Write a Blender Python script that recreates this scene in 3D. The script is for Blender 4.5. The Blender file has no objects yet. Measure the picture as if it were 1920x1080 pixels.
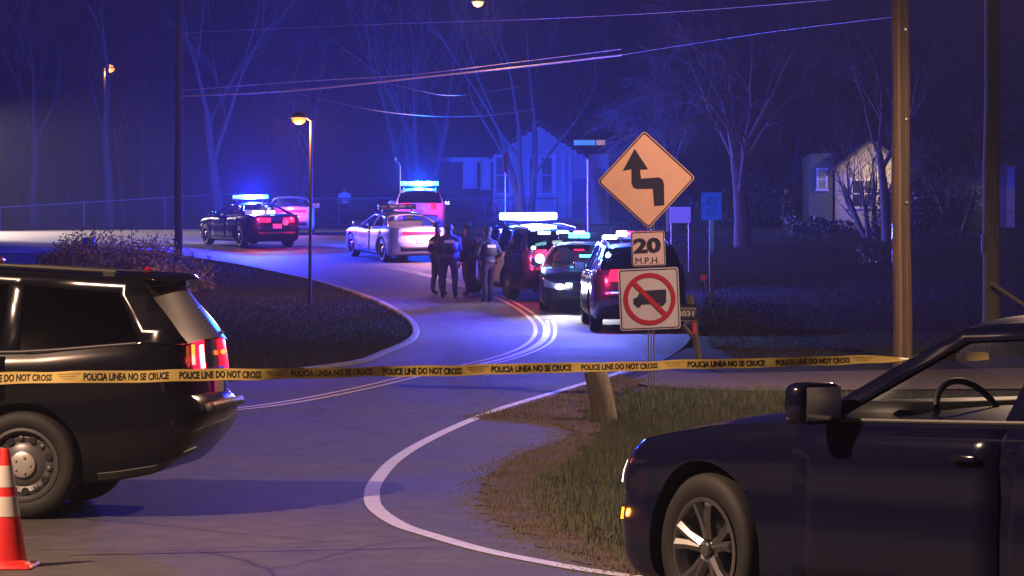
import bpy, bmesh, math, random
import numpy as np
from mathutils import Vector, Matrix, Euler
from mathutils.geometry import delaunay_2d_cdt
R = math.radians
S = bpy.context.scene
COL = S.collection
# ------------------------------------------------------------------ camera, world, exposure
F, CH = 5500.0, 1.65                       # focal length in 1920-px pixels, eye height
cd = bpy.data.cameras.new('camera'); cam = bpy.data.objects.new('camera', cd); COL.objects.link(cam)
cd.sensor_width = 36; cd.lens = 36 * F / 1920; cd.clip_end = 3000; cd.clip_start = .1
cam.location = (0, 0, CH); cam.rotation_euler = (R(90), 0, 0)
S.camera = cam
world = bpy.data.worlds.new('World'); S.world = world; world.use_nodes = True
nt = world.node_tree; bg = nt.nodes['Background']
bg.inputs[0].default_value = (.15, .07, .80, 1); bg.inputs[1].default_value = .016
S.view_settings.view_transform = 'Standard'; S.view_settings.look = 'None'
S.view_settings.exposure = 0; S.view_settings.gamma = 1
cy = S.cycles
cy.use_denoising = True; cy.max_bounces = 6; cy.diffuse_bounces = 2; cy.glossy_bounces = 3
cy.transmission_bounces = 3; cy.transparent_max_bounces = 16; cy.volume_bounces = 0
cy.sample_clamp_indirect = 3; cy.caustics_reflective = False; cy.caustics_refractive = False
cy.use_light_tree = True
HAZE = .00068

# ------------------------------------------------------------------ helpers
def pchip(xs, ys):
    xs = np.array(xs, float); ys = np.array(ys, float)
    h = np.diff(xs); d = np.diff(ys) / h; m = np.zeros(len(xs)); m[0] = d[0]; m[-1] = d[-1]
    for i in range(1, len(xs) - 1):
        m[i] = 0 if d[i-1] * d[i] <= 0 else (h[i-1] + h[i]) / (h[i-1] / d[i-1] + h[i] / d[i])
    def f(x):
        x = np.asarray(x, float); i = np.clip(np.searchsorted(xs, x) - 1, 0, len(xs) - 2)
        t = np.clip((x - xs[i]) / h[i], 0, 1)
        return ((1+2*t)*(1-t)**2*ys[i] + t*(1-t)**2*h[i]*m[i] + t*t*(3-2*t)*ys[i+1] + t*t*(t-1)*h[i]*m[i+1])
    return f
hgt = pchip([-60, 24, 38, 60.4, 72, 90, 98, 131, 170, 230, 400, 1500],
            [0, 0, .236, .716, 1.39, 2.47, 3.04, 4.39, 5.6, 7, 9, 20])
def hz(d): return float(hgt(d))
_dd = np.linspace(14, 165, 6000); _rr = 540 + F / _dd * (CH - hgt(_dd))
def depth(row):
    if row > _rr[0]: return F * CH / (row - 540)
    return float(np.interp(-row, -_rr, _dd))
def G(px, row):
    d = depth(row); return Vector(((px - 960) / F * d, d, hz(d)))
def Wp(px, row, d): return Vector(((px - 960) / F * d, d, CH + (540 - row) * d / F))
def catmull(pts, n=8, closed=False):
    P = [Vector(p) for p in pts]; out = []; m = len(P)
    rng = range(m if closed else m - 1)
    for i in rng:
        p0 = P[(i-1) % m] if closed or i > 0 else P[0]; p1 = P[i]; p2 = P[(i+1) % m]
        p3 = P[(i+2) % m] if closed or i + 2 < m else P[-1]
        for k in range(n):
            t = k / n
            out.append(.5 * ((2*p1) + (p2-p0)*t + (2*p0-5*p1+4*p2-p3)*t*t + (3*p1-p0-3*p2+p3)*t**3))
    if not closed: out.append(P[-1].copy())
    return out
def pip(x, y, poly):
    c = False; j = len(poly) - 1
    for i in range(len(poly)):
        xi, yi = poly[i][0], poly[i][1]; xj, yj = poly[j][0], poly[j][1]
        if (yi > y) != (yj > y) and x < (xj - xi) * (y - yi) / (yj - yi) + xi: c = not c
        j = i
    return c
def pip_np(X, Y, poly):
    c = np.zeros(X.shape, bool); j = len(poly) - 1
    for i in range(len(poly)):
        xi, yi = poly[i][0], poly[i][1]; xj, yj = poly[j][0], poly[j][1]
        if yi != yj: c ^= ((yi > Y) != (yj > Y)) & (X < (xj - xi) * (Y - yi) / (yj - yi) + xi)
        j = i
    return c
MATS = {}
def mat(name, col=(.5, .5, .5), rough=.6, metal=0, emit=None, es=1, var=0, scale=8, bump=0, coat=0, spec=None, sample=False, col2=None):
    if name in MATS: return MATS[name]
    m = bpy.data.materials.new(name); m.use_nodes = True; n = m.node_tree; b = n.nodes['Principled BSDF']
    b.inputs['Base Color'].default_value = (*col, 1); b.inputs['Roughness'].default_value = rough
    b.inputs['Metallic'].default_value = metal
    if coat: b.inputs['Coat Weight'].default_value = coat; b.inputs['Coat Roughness'].default_value = .06
    if spec is not None: b.inputs['Specular IOR Level'].default_value = spec
    if emit:
        b.inputs['Emission Color'].default_value = (*emit, 1); b.inputs['Emission Strength'].default_value = es
        m.cycles.emission_sampling = 'FRONT' if sample else 'NONE'
    if var or bump:
        tc = n.nodes.new('ShaderNodeTexCoord'); no = n.nodes.new('ShaderNodeTexNoise')
        no.inputs['Scale'].default_value = scale; no.inputs['Detail'].default_value = 6; no.inputs['Roughness'].default_value = .65
        n.links.new(tc.outputs['Object'], no.inputs['Vector'])
        if var:
            r = n.nodes.new('ShaderNodeValToRGB'); e = r.color_ramp.elements
            e[0].position = .3; e[1].position = .7
            c2 = col2 or tuple(min(1, c * (1 + var)) for c in col)
            e[0].color = (*[c * (1 - var) for c in col], 1); e[1].color = (*c2, 1)
            n.links.new(no.outputs['Fac'], r.inputs['Fac']); n.links.new(r.outputs['Color'], b.inputs['Base Color'])
        if bump:
            bu = n.nodes.new('ShaderNodeBump'); bu.inputs['Strength'].default_value = bump; bu.inputs['Distance'].default_value = .02
            n.links.new(no.outputs['Fac'], bu.inputs['Height']); n.links.new(bu.outputs['Normal'], b.inputs['Normal'])
    MATS[name] = m; return m
def glass_mat(name, tint, rough=.02):
    m = bpy.data.materials.new(name); m.use_nodes = True; n = m.node_tree; n.nodes.remove(n.nodes['Principled BSDF'])
    o = n.nodes['Material Output']; t = n.nodes.new('ShaderNodeBsdfTransparent'); t.inputs[0].default_value = (*tint, 1)
    g = n.nodes.new('ShaderNodeBsdfGlossy'); g.inputs['Roughness'].default_value = rough
    lwt = n.nodes.new('ShaderNodeLayerWeight'); lwt.inputs[0].default_value = .5; pw = n.nodes.new('ShaderNodeMath'); pw.operation = 'POWER'; pw.inputs[1].default_value = 4.5; n.links.new(lwt.outputs['Facing'], pw.inputs[0]); fr = n.nodes.new('ShaderNodeMath'); fr.operation = 'MULTIPLY_ADD'; fr.inputs[1].default_value = .85; fr.inputs[2].default_value = .05; n.links.new(pw.outputs[0], fr.inputs[0]); mx = n.nodes.new('ShaderNodeMixShader')
    n.links.new(fr.outputs[0], mx.inputs[0]); n.links.new(t.outputs[0], mx.inputs[1]); n.links.new(g.outputs[0], mx.inputs[2])
    n.links.new(mx.outputs[0], o.inputs[0]); MATS[name] = m; return m

class MB:
    """collects geometry of one mesh object"""
    def __init__(s): s.v = []; s.f = []; s.m = []
    def add(s, vs, fs, mi=0):
        o = len(s.v); s.v += [tuple(v) for v in vs]; s.f += [tuple(i + o for i in f) for f in fs]; s.m += [mi] * len(fs)
    def box(s, c, d, rot=None, mi=0, bev=0):
        x, y, z = [k / 2 for k in d]
        if bev:
            b = bev; P = []
            for sz, iz in ((-1, 1), (-1, 0), (1, 0), (1, 1)):
                zz = sz * (z if iz else z - b); q = b if iz else 0
                for (sx, sy, a) in ((-1,-1,0), (-1,-1,1), (1,-1,1), (1,-1,0), (1,1,0), (1,1,1), (-1,1,1), (-1,1,0)):
                    xx = sx * (x - (b if a else 0) - q * .7); yy = sy * (y - (0 if a else b) - q * .7)
                    P.append(Vector((xx, yy, zz)))
            Fs = [tuple(range(7, -1, -1)), tuple(range(24, 32))]
            for l in range(3):
                for k in range(8): Fs.append((l*8+k, l*8+(k+1) % 8, (l+1)*8+(k+1) % 8, (l+1)*8+k))
        else:
            P = [Vector((a, b_, c_)) for c_ in (-z, z) for a, b_ in ((-x, -y), (x, -y), (x, y), (-x, y))]
            Fs = [(3, 2, 1, 0), (4, 5, 6, 7), (0, 1, 5, 4), (1, 2, 6, 5), (2, 3, 7, 6), (3, 0, 4, 7)]
        M = rot or Matrix.Identity(3)
        s.add([M @ p + Vector(c) for p in P], Fs, mi)
    def tube(s, pts, r, n=8, mi=0, cap=True):
        pts = [Vector(p) for p in pts]; k = len(pts); rs = r if hasattr(r, '__len__') else [r] * k
        vs = []; up = Vector((0, 0, 1))
        for i, p in enumerate(pts):
            t = (pts[min(i+1, k-1)] - pts[max(i-1, 0)]).normalized()
            a = t.cross(up) if abs(t.z) < .95 else t.cross(Vector((1, 0, 0)))
            a.normalize(); b = a.cross(t)
            for j in range(n):
                an = 2 * math.pi * j / n; vs.append(p + (a * math.cos(an) + b * math.sin(an)) * rs[i])
        fs = [(i*n+j, i*n+(j+1) % n, (i+1)*n+(j+1) % n, (i+1)*n+j) for i in range(k-1) for j in range(n)]
        if cap: fs += [tuple(range(n-1, -1, -1)), tuple(range((k-1)*n, k*n))]
        s.add(vs, fs, mi)
    def lathe(s, prof, c=(0, 0, 0), axis='z', n=24, mi=0, cap=True):
        vs = []
        for (r, h) in prof:
            for j in range(n):
                a = 2 * math.pi * j / n; x, y = r * math.cos(a), r * math.sin(a)
                p = (x, y, h) if axis == 'z' else (x, h, y)
                vs.append(Vector(p) + Vector(c))
        k = len(prof)
        fs = [(i*n+j, i*n+(j+1) % n, (i+1)*n+(j+1) % n, (i+1)*n+j) for i in range(k-1) for j in range(n)]
        if cap and prof[0][0] > 1e-4 and prof[0] != prof[-1]: fs.append(tuple(range(n-1, -1, -1)))
        if cap and prof[-1][0] > 1e-4 and prof[0] != prof[-1]: fs.append(tuple(range((k-1)*n, k*n)))
        s.add(vs, fs, mi)
    def ball(s, c, r, n=12, mi=0):
        r = Vector(r) if hasattr(r, '__len__') else Vector((r, r, r)); vs = []; m = n // 2
        for i in range(m + 1):
            ph = math.pi * i / m
            for j in range(n):
                th = 2 * math.pi * j / n
                vs.append(Vector(c) + Vector((r.x*math.sin(ph)*math.cos(th), r.y*math.sin(ph)*math.sin(th), r.z*math.cos(ph))))
        s.add(vs, [(i*n+j, (i+1)*n+j, (i+1)*n+(j+1) % n, i*n+(j+1) % n) for i in range(m) for j in range(n)], mi)
    def pillow(s, c, r, n=16, e=.45):
        o = len(s.v); s.ball((0, 0, 0), 1, n)
        for i in range(o, len(s.v)):
            s.v[i] = tuple(c[k] + r[k]*math.copysign(abs(s.v[i][k])**e, s.v[i][k]) for k in range(3))
    def grid(s, P, mi=0):
        nr, nc = len(P), len(P[0]); vs = [p for row in P for p in row]
        s.add(vs, [(i*nc+j, i*nc+j+1, (i+1)*nc+j+1, (i+1)*nc+j) for i in range(nr-1) for j in range(nc-1)], mi)
    def prism(s, poly, y0, y1, mi=0):
        """poly in (x,z), extruded along y"""
        n = len(poly); vs = [(p[0], y0, p[1]) for p in poly] + [(p[0], y1, p[1]) for p in poly]
        s.add(vs, [tuple(range(n)), tuple(range(2*n-1, n-1, -1))] + [(i, i+n, (i+1) % n + n, (i+1) % n) for i in range(n)], mi)
    def build(s, name, m, parent=None, smooth=0, solid=0):
        me = bpy.data.meshes.new(name); me.from_pydata(s.v, [], s.f)
        for x in (m if isinstance(m, (list, tuple)) else [m]): me.materials.append(x)
        if any(s.m): me.polygons.foreach_set('material_index', s.m)
        bm = bmesh.new(); bm.from_mesh(me)
        bmesh.ops.remove_doubles(bm, verts=bm.verts, dist=1e-5)
        if len(bm.faces) < 60000: bmesh.ops.recalc_face_normals(bm, faces=bm.faces)
        bm.to_mesh(me); bm.free()
        if smooth: me.shade_smooth(); me.set_sharp_from_angle(angle=R(smooth))
        o = bpy.data.objects.new(name, me); COL.objects.link(o)
        if parent: o.parent = parent
        if solid:
            md = o.modifiers.new('solid', 'SOLIDIFY'); md.thickness = solid; md.offset = 0
        return o
def tag(o, label=None, cat=None, group=None, kind=None):
    if label: o['label'] = label
    if cat: o['category'] = cat
    if group: o['group'] = group
    if kind: o['kind'] = kind
    return o
def empty(name, loc=(0, 0, 0), rz=0, label=None, cat=None, group=None):
    o = bpy.data.objects.new(name, None); COL.objects.link(o); o.empty_display_size = .2
    o.location = loc; o.rotation_euler = (0, 0, rz); return tag(o, label, cat, group)
def light(name, loc, col, watts, r=.05, parent=None, spot=None, dirv=None, blend=.5):
    l = bpy.data.lights.new(name, 'SPOT' if spot else 'POINT'); l.color = col; l.energy = watts; l.shadow_soft_size = r
    o = bpy.data.objects.new(name, l); COL.objects.link(o); o.location = loc
    if spot:
        l.spot_size = R(spot); l.spot_blend = blend
        o.rotation_euler = Vector(dirv).to_track_quat('-Z', 'Y').to_euler()
    if parent: o.parent = parent
    return o
def cdt_mesh(outer, holes=(), inner=(), zf=None):
    """triangulate a 2-D polygon with holes; returns verts2d, tris"""
    vs = [Vector((p[0], p[1])) for p in outer]; ed = [(i, (i+1) % len(outer)) for i in range(len(outer))]
    for h in holes:
        o = len(vs); vs += [Vector((p[0], p[1])) for p in h]; ed += [(o+i, o+(i+1) % len(h)) for i in range(len(h))]
    vs += [Vector((p[0], p[1])) for p in inner]
    V, E, T, *_ = delaunay_2d_cdt(vs, ed, [], 0, 1e-4)
    T = [t for t in T if len(t) == 3]
    if T:
        c = np.array([[sum(V[i].x for i in t) / 3, sum(V[i].y for i in t) / 3] for t in T])
        k = pip_np(c[:, 0], c[:, 1], outer)
        for h in holes: k &= ~pip_np(c[:, 0], c[:, 1], h)
        T = [t for t, q in zip(T, k) if q]
    return V, T
def text_obj(name, txt, m, width, height, parent, place, bold=.012, spacing=1.0, thick=0):
    """flat lettering; place(u,v)->Vector with u in 0..width, v in 0..height"""
    cu = bpy.data.curves.new(name, 'FONT'); cu.body = txt; cu.size = 1; cu.offset = bold; cu.space_character = spacing
    cu.resolution_u = 3
    t = bpy.data.objects.new(name, cu); COL.objects.link(t)
    bpy.context.view_layer.update()
    me = bpy.data.meshes.new_from_object(t.evaluated_get(bpy.context.evaluated_depsgraph_get()))
    bpy.data.objects.remove(t); bpy.data.curves.remove(cu)
    co = np.zeros(len(me.vertices) * 3); me.vertices.foreach_get('co', co); co = co.reshape(-1, 3)
    lo, hi = co.min(0), co.max(0); u = (co[:, 0] - lo[0]) / (hi[0] - lo[0]) * width; v = (co[:, 1] - lo[1]) / (hi[1] - lo[1]) * height
    for i, vt in enumerate(me.vertices): vt.co = place(u[i], v[i])
    me.materials.clear(); me.materials.append(m); me.name = name
    o = bpy.data.objects.new(name, me); COL.objects.link(o)
    if parent: o.parent = parent
    return o

# ------------------------------------------------------------------ materials
asphalt = mat('asphalt', (.082, .076, .076), .62, var=.28, scale=3.5, bump=.25)
def refine_asphalt():
    n = asphalt.node_tree; b = n.nodes['Principled BSDF']; ramp = [x for x in n.nodes if x.type == 'VALTORGB'][0]
    tc = [x for x in n.nodes if x.type == 'TEX_COORD'][0]
    fine = n.nodes.new('ShaderNodeTexNoise'); fine.inputs['Scale'].default_value = 70; fine.inputs['Detail'].default_value = 4
    n.links.new(tc.outputs['Object'], fine.inputs['Vector'])
    big = n.nodes.new('ShaderNodeTexNoise'); big.inputs['Scale'].default_value = .35; big.inputs['Detail'].default_value = 5
    n.links.new(tc.outputs['Object'], big.inputs['Vector'])
    m1 = n.nodes.new('ShaderNodeMix'); m1.data_type = 'RGBA'; m1.blend_type = 'OVERLAY'; m1.inputs[0].default_value = .55
    n.links.new(ramp.outputs[0], m1.inputs[6]); n.links.new(fine.outputs['Fac'], m1.inputs[7])
    m2 = n.nodes.new('ShaderNodeMix'); m2.data_type = 'RGBA'; m2.blend_type = 'OVERLAY'; m2.inputs[0].default_value = .6
    n.links.new(m1.outputs[2], m2.inputs[6]); n.links.new(big.outputs['Fac'], m2.inputs[7])
    n.links.new(m2.outputs[2], b.inputs['Base Color'])
    mp = n.nodes.new('ShaderNodeMapping'); dist = n.nodes.new('ShaderNodeMix'); dist.data_type = 'RGBA'; dist.inputs[0].default_value = .22
    n.links.new(tc.outputs['Object'], dist.inputs[6]); wn = n.nodes.new('ShaderNodeTexNoise'); wn.inputs['Scale'].default_value = .8; n.links.new(tc.outputs['Object'], wn.inputs['Vector']); n.links.new(wn.outputs['Color'], dist.inputs[7])
    n.links.new(dist.outputs[2], mp.inputs[0]); vo = n.nodes.new('ShaderNodeTexVoronoi'); vo.feature = 'DISTANCE_TO_EDGE'; vo.inputs['Scale'].default_value = .32; n.links.new(mp.outputs[0], vo.inputs['Vector'])
    cr = n.nodes.new('ShaderNodeMapRange'); cr.inputs[1].default_value = 0; cr.inputs[2].default_value = .006; cr.inputs[3].default_value = .35; cr.inputs[4].default_value = 1; n.links.new(vo.outputs['Distance'], cr.inputs[0])
    m3 = n.nodes.new('ShaderNodeMix'); m3.data_type = 'RGBA'; m3.blend_type = 'MULTIPLY'; m3.inputs[0].default_value = 1; n.links.new(m2.outputs[2], m3.inputs[6]); n.links.new(cr.outputs[0], m3.inputs[7]); n.links.new(m3.outputs[2], b.inputs['Base Color'])
    mr = n.nodes.new('ShaderNodeMapRange'); mr.inputs[3].default_value = .62; mr.inputs[4].default_value = .92
    b.inputs['Specular IOR Level'].default_value = .35
    n.links.new(big.outputs['Fac'], mr.inputs[0]); n.links.new(mr.outputs[0], b.inputs['Roughness'])
refine_asphalt()
soil = mat('lawn soil', (.034, .032, .019), .95, var=.4, scale=2.2, bump=.35, col2=(.058, .054, .03))
dirt = mat('brown dirt', (.085, .062, .05), .95, var=.5, scale=3, bump=.7)
gravel = mat('gravel', (.16, .13, .11), .95, var=.35, scale=14, bump=.6)
paintw = mat('white road paint', (.62, .60, .58), .6, var=.22, scale=18)
painty = mat('yellow road paint', (.66, .55, .30), .6, var=.25, scale=18)
concrete = mat('kerb concrete', (.36, .34, .33), .85, var=.2, scale=9, bump=.3)
grassm = mat('grass blade', (.085, .12, .06), .8, var=.4, scale=2, col2=(.17, .20, .12))
wood = mat('weathered pole wood', (.27, .18, .12), .85, var=.4, scale=5, bump=.8)
def streak(m, sc=(30, 30, 1.2)):
    n = m.node_tree; tc = [x for x in n.nodes if x.type == 'TEX_COORD'][0]; no = [x for x in n.nodes if x.type == 'TEX_NOISE'][0]
    mp = n.nodes.new('ShaderNodeMapping'); mp.inputs['Scale'].default_value = sc
    n.links.new(tc.outputs['Object'], mp.inputs[0]); n.links.new(mp.outputs[0], no.inputs['Vector']); no.inputs['Scale'].default_value = 1
streak(wood)
greyw = mat('grey post wood', (.20, .17, .15), .85, var=.35, scale=5, bump=.7); streak(greyw)
bark = mat('bare bark', (.10, .085, .08), .9, var=.4, scale=7, bump=.5)
steel = mat('galvanised steel', (.42, .42, .43), .38, .85, var=.12, scale=20)
darkmetal = mat('dark painted metal', (.03, .03, .035), .4, .4)
cable = mat('warm tan cable', (.62, .40, .24), .6, .1)  # lamplight's warmth is put into this tan colour
rubber = mat('tyre rubber', (.012, .012, .012), .7, var=.2, scale=30)
blackp = mat('black plastic', (.02, .02, .022), .55)
trim = mat('grey trim', (.09, .09, .09), .45)
chrome = mat('chrome', (.7, .7, .72), .12, 1)
wheelsteel = mat('painted steel wheel', (.10, .10, .105), .35, .3)
capm = mat('hub cap metal', (.55, .52, .50), .35, .5)
alloy = mat('alloy wheel', (.30, .30, .32), .28, .9)
carblack = mat('black car paint', (.005, .005, .010), .16, .0, spec=.45)
soil.node_tree.nodes['Principled BSDF'].inputs['Specular IOR Level'].default_value = .1
carwhite = mat('white car paint', (.72, .72, .74), .3, coat=1)
carsilver = mat('silver car paint', (.52, .53, .57), .32, .35, coat=1)
carblue = mat('dark blue car paint', (.02, .025, .07), .25, .2, coat=1)
glass_clear = glass_mat('car glass', (.9, .93, .93))
glass_dark = glass_mat('tinted car glass', (.06, .06, .07), .04)
seatm = mat('seat fabric', (.16, .15, .13), .8)
redlens = mat('red lens', (.35, .01, .015), .2, emit=(1, .01, .04), es=.05, coat=1)
redlit = mat('lit red lens', (.5, .01, .02), .2, emit=(1, .012, .07), es=2.6)
orangelit = mat('lit amber lens', (.5, .1, .02), .2, emit=(1, .20, .02), es=3.5)
amberlit = mat('lit amber marker', (.6, .2, .02), .2, emit=(1, .28, .01), es=6)
whitelit = mat('lit white lens', (.8, .8, .8), .2, emit=(1, .86, .85), es=5)
clearlens = mat('clear lens', (.55, .55, .55), .12, .3, coat=1)
cyanlit = mat('lit blue lens', (.1, .2, .8), .2, emit=(.06, .62, 1), es=9)
bluelit = mat('lit deep blue lens', (.05, .1, .8), .2, emit=(.05, .18, 1), es=9)
hotcyan = mat('hot blue lens', (.3, .6, 1), .2, emit=(.35, .95, 1), es=12)
hotwhite = mat('strobe white lens', (.8, .9, 1), .2, emit=(.8, 1, .95), es=14)
headlit = mat('lit headlamp', (.9, .9, 1), .2, emit=(.95, .93, 1), es=22)
pinklit = mat('lit pink lens', (.5, .1, .2), .2, emit=(1, .25, .55), es=8)
platem = mat('licence plate', (.6, .6, .58), .4)
ink = mat('black ink', (.012, .012, .014), .5)

# ------------------------------------------------------------------ ground, road, markings
def lin(a, b, s): return list(np.arange(a, b, s))
ys = [-60, -30] + lin(-10, 20, 2) + lin(20, 140, .5) + lin(140, 240, 2) + [260, 300, 360, 450, 600, 900, 1400]
xs = [-900, -500, -300, -150, -90, -60] + lin(-45, 45.1, 1.5) + [60, 90, 150, 300, 500, 900]
DITCH = G(1440, 640)
rng = np.random.RandomState(4)
def relief(x, y):
    z = hgt(y)
    z = z - .22 * np.exp(-((x - DITCH.x - .6) / 2.2) ** 2 - ((y - DITCH.y) / 2.6) ** 2)
    return z
X, Y = np.meshgrid(np.array(xs, float), np.array(ys, float)); Z = relief(X, Y)
g = MB(); nx = len(xs); g.v = [tuple(p) for p in np.stack([X, Y, Z], -1).reshape(-1, 3)]
g.f = [(i*nx+j, i*nx+j+1, (i+1)*nx+j+1, (i+1)*nx+j) for i in range(len(ys)-1) for j in range(nx-1)]; g.m = [0] * len(g.f)
tag(g.build('ground', soil, smooth=180), kind='structure')

def W2(pts, n=6): return [G(p.x, p.y) for p in catmull([(a, b, 0) for a, b in pts], n)]
north = [(-700, 428), (0, 429), (340, 430), (640, 432), (830, 437), (920, 448), (1010, 465), (1110, 490), (1200, 520), (1262, 550), (1296, 582), (1302, 615), (1288, 645), (1258, 668), (1226, 686)]
right = [(1226, 686), (1160, 708), (1090, 733), (1030, 752), (985, 766), (962, 778), (1000, 790), (1050, 803), (1068, 820), (1000, 852), (940, 888), (922, 930), (945, 968), (1010, 1010), (1110, 1048), (1200, 1078), (1350, 1105)]
outer = W2(north) + W2(right)[1:] + [Vector((6, 14.5, 0)), Vector((28, 13, 0)), Vector((28, -8, 0)), Vector((-28, -8, 0)), Vector((-28, 30, 0))]
isl_curb = [(300, 474), (370, 486), (440, 497), (520, 513), (600, 531), (680, 556), (730, 577), (765, 599), (779, 618), (776, 634), (758, 648), (722, 663), (680, 680)]
isl = W2([(-700, 452), (-200, 452), (0, 454), (200, 463)] + isl_curb) + W2([(680, 680), (600, 692), (480, 706), (430, 713), (200, 728), (-200, 742)])[1:] + [Vector((-24, 36.5, 0)), Vector((-27, 44, 0)), Vector((-27, 110, 0))]
inner = [(x, y) for y in lin(-6, 130, 1.25) for x in lin(-27, 27, 3) if pip(x, y, outer) and not pip(x, y, isl)]
V, T = cdt_mesh(outer, [isl], inner)
m = MB(); m.add([(v.x, v.y, hz(v.y) + .012) for v in V], T)
tag(m.build('road', asphalt, smooth=180), kind='structure')
def sheet(name, mt, poly, off, step=1.2):
    xs_ = [p.x for p in poly]; ys_ = [p.y for p in poly]
    inn = [(x, y) for y in lin(min(ys_), max(ys_), step) for x in lin(min(xs_), max(xs_), step*1.5) if pip(x, y, poly)]
    V, T = cdt_mesh(poly, [], inn); m = MB(); m.add([(v.x, v.y, float(relief(v.x, v.y)) + off) for v in V], T)
    return tag(m.build(name, mt, smooth=180), kind='structure')
random.seed(3)
def rough_edge(pts, a):
    return [p + Vector((random.uniform(-a, a), random.uniform(-a, a), 0)) for p in pts]
# dirt fringe between asphalt and the grass on the right
fr = W2([(1160, 706), (1085, 731), (1020, 752), (975, 765), (895, 783), (960, 791), (1040, 800), (1066, 822), (990, 852), (925, 888), (900, 930), (925, 970), (990, 1012), (1090, 1052), (1190, 1084)], 8)
fr2 = W2([(1260, 1075), (1170, 1030), (1080, 965), (1030, 925), (1060, 880), (1110, 830), (1120, 800), (1090, 775), (1150, 745), (1215, 716)], 8)
sheet('dirt_verge', dirt, rough_edge(fr, .11) + rough_edge(fr2, .08), .018)
sheet('driveway', gravel, W2([(1236, 694), (1330, 702), (1560, 698), (1800, 694), (2300, 688)]) + W2([(2300, 730), (1800, 732), (1560, 734), (1400, 736), (1230, 727), (1180, 716)]), .02)
sheet('dirt_strip', dirt, rough_edge(W2([(-300, 456), (0, 457), (100, 462), (190, 470)]), .1) + rough_edge(W2([(150, 482), (40, 476), (-300, 474)]), .1), .02)

def ribbon(pts, w, off, z=None):
    """flat strip along world polyline"""
    m = MB(); n = len(pts); L = []
    for i, p in enumerate(pts):
        t = (pts[min(i+1, n-1)] - pts[max(i-1, 0)]); t.z = 0; t.normalize(); nn = Vector((-t.y, t.x, 0))
        row = []
        for k in (-.5, .5):
            q = p + nn * (off + k * w); row.append(Vector((q.x, q.y, hz(q.y) + .0165 if z is None else z)))
        L.append(row)
    m.grid(L); return m
def even(pts, step):
    P = [Vector((p.x, p.y, 0)) for p in pts]; out = [P[0]]; acc = 0
    for a, b in zip(P, P[1:]):
        l = (b - a).length
        while acc + l >= step:
            t = (step - acc) / l; a = a.lerp(b, t); out.append(a); l = (b - a).length; acc = 0
        acc += l
    return out
edge = even(catmull([G(*p) for p in [(1195, 690), (1105, 718), (1005, 748), (940, 768), (860, 800), (790, 834), (738, 868), (706, 905), (697, 932), (706, 958), (750, 988), (810, 1008), (900, 1034), (1000, 1055), (1160, 1082), (1500, 1118), (2000, 1150)]], 10), .25)
tag(ribbon(edge, .125, 0).build('edge_line', paintw), kind='structure')
centre = even(catmull([G(*p) for p in [(735, 503), (800, 517), (870, 536), (930, 556), (975, 578), (1003, 600), (1013, 618), (1008, 636), (985, 654), (940, 671), (880, 686), (780, 706), (660, 734), (520, 760), (380, 775)]], 10), .3)
for o_ in (.10, -.10): tag(ribbon(centre, .085, o_).build('centre_line', painty), kind='structure')
worn = even(catmull([G(*p) for p in [(1031, 602), (1035, 620), (1028, 640), (1002, 657), (955, 674), (890, 690)]], 10), .3)
for o_ in (.07, -.07): tag(ribbon(worn, .07, o_).build('centre_line', painty), kind='structure')
far_edge = even([G(*p) for p in [(-300, 449), (0, 450), (200, 458), (330, 470)]], .5)
tag(ribbon(far_edge, .12, .25).build('edge_line', paintw), kind='structure')
# raised kerb round the grass island
kp = even(catmull([G(*p) for p in isl_curb + [(620, 690), (560, 697)]], 10), .25)
m = MB(); L = []
for i, p in enumerate(kp):
    t = (kp[min(i+1, len(kp)-1)] - kp[max(i-1, 0)]).normalized(); nn = Vector((-t.y, t.x, 0)); row = []
    for a, b in ((.075, .0), (.07, .045), (.055, .06), (-.055, .06), (-.075, .0)):
        q = p + nn * a; row.append(Vector((q.x, q.y, hz(q.y) + b)))
    L.append(row)
m.grid(L); tag(m.build('kerb', concrete, smooth=40), kind='structure')

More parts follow.
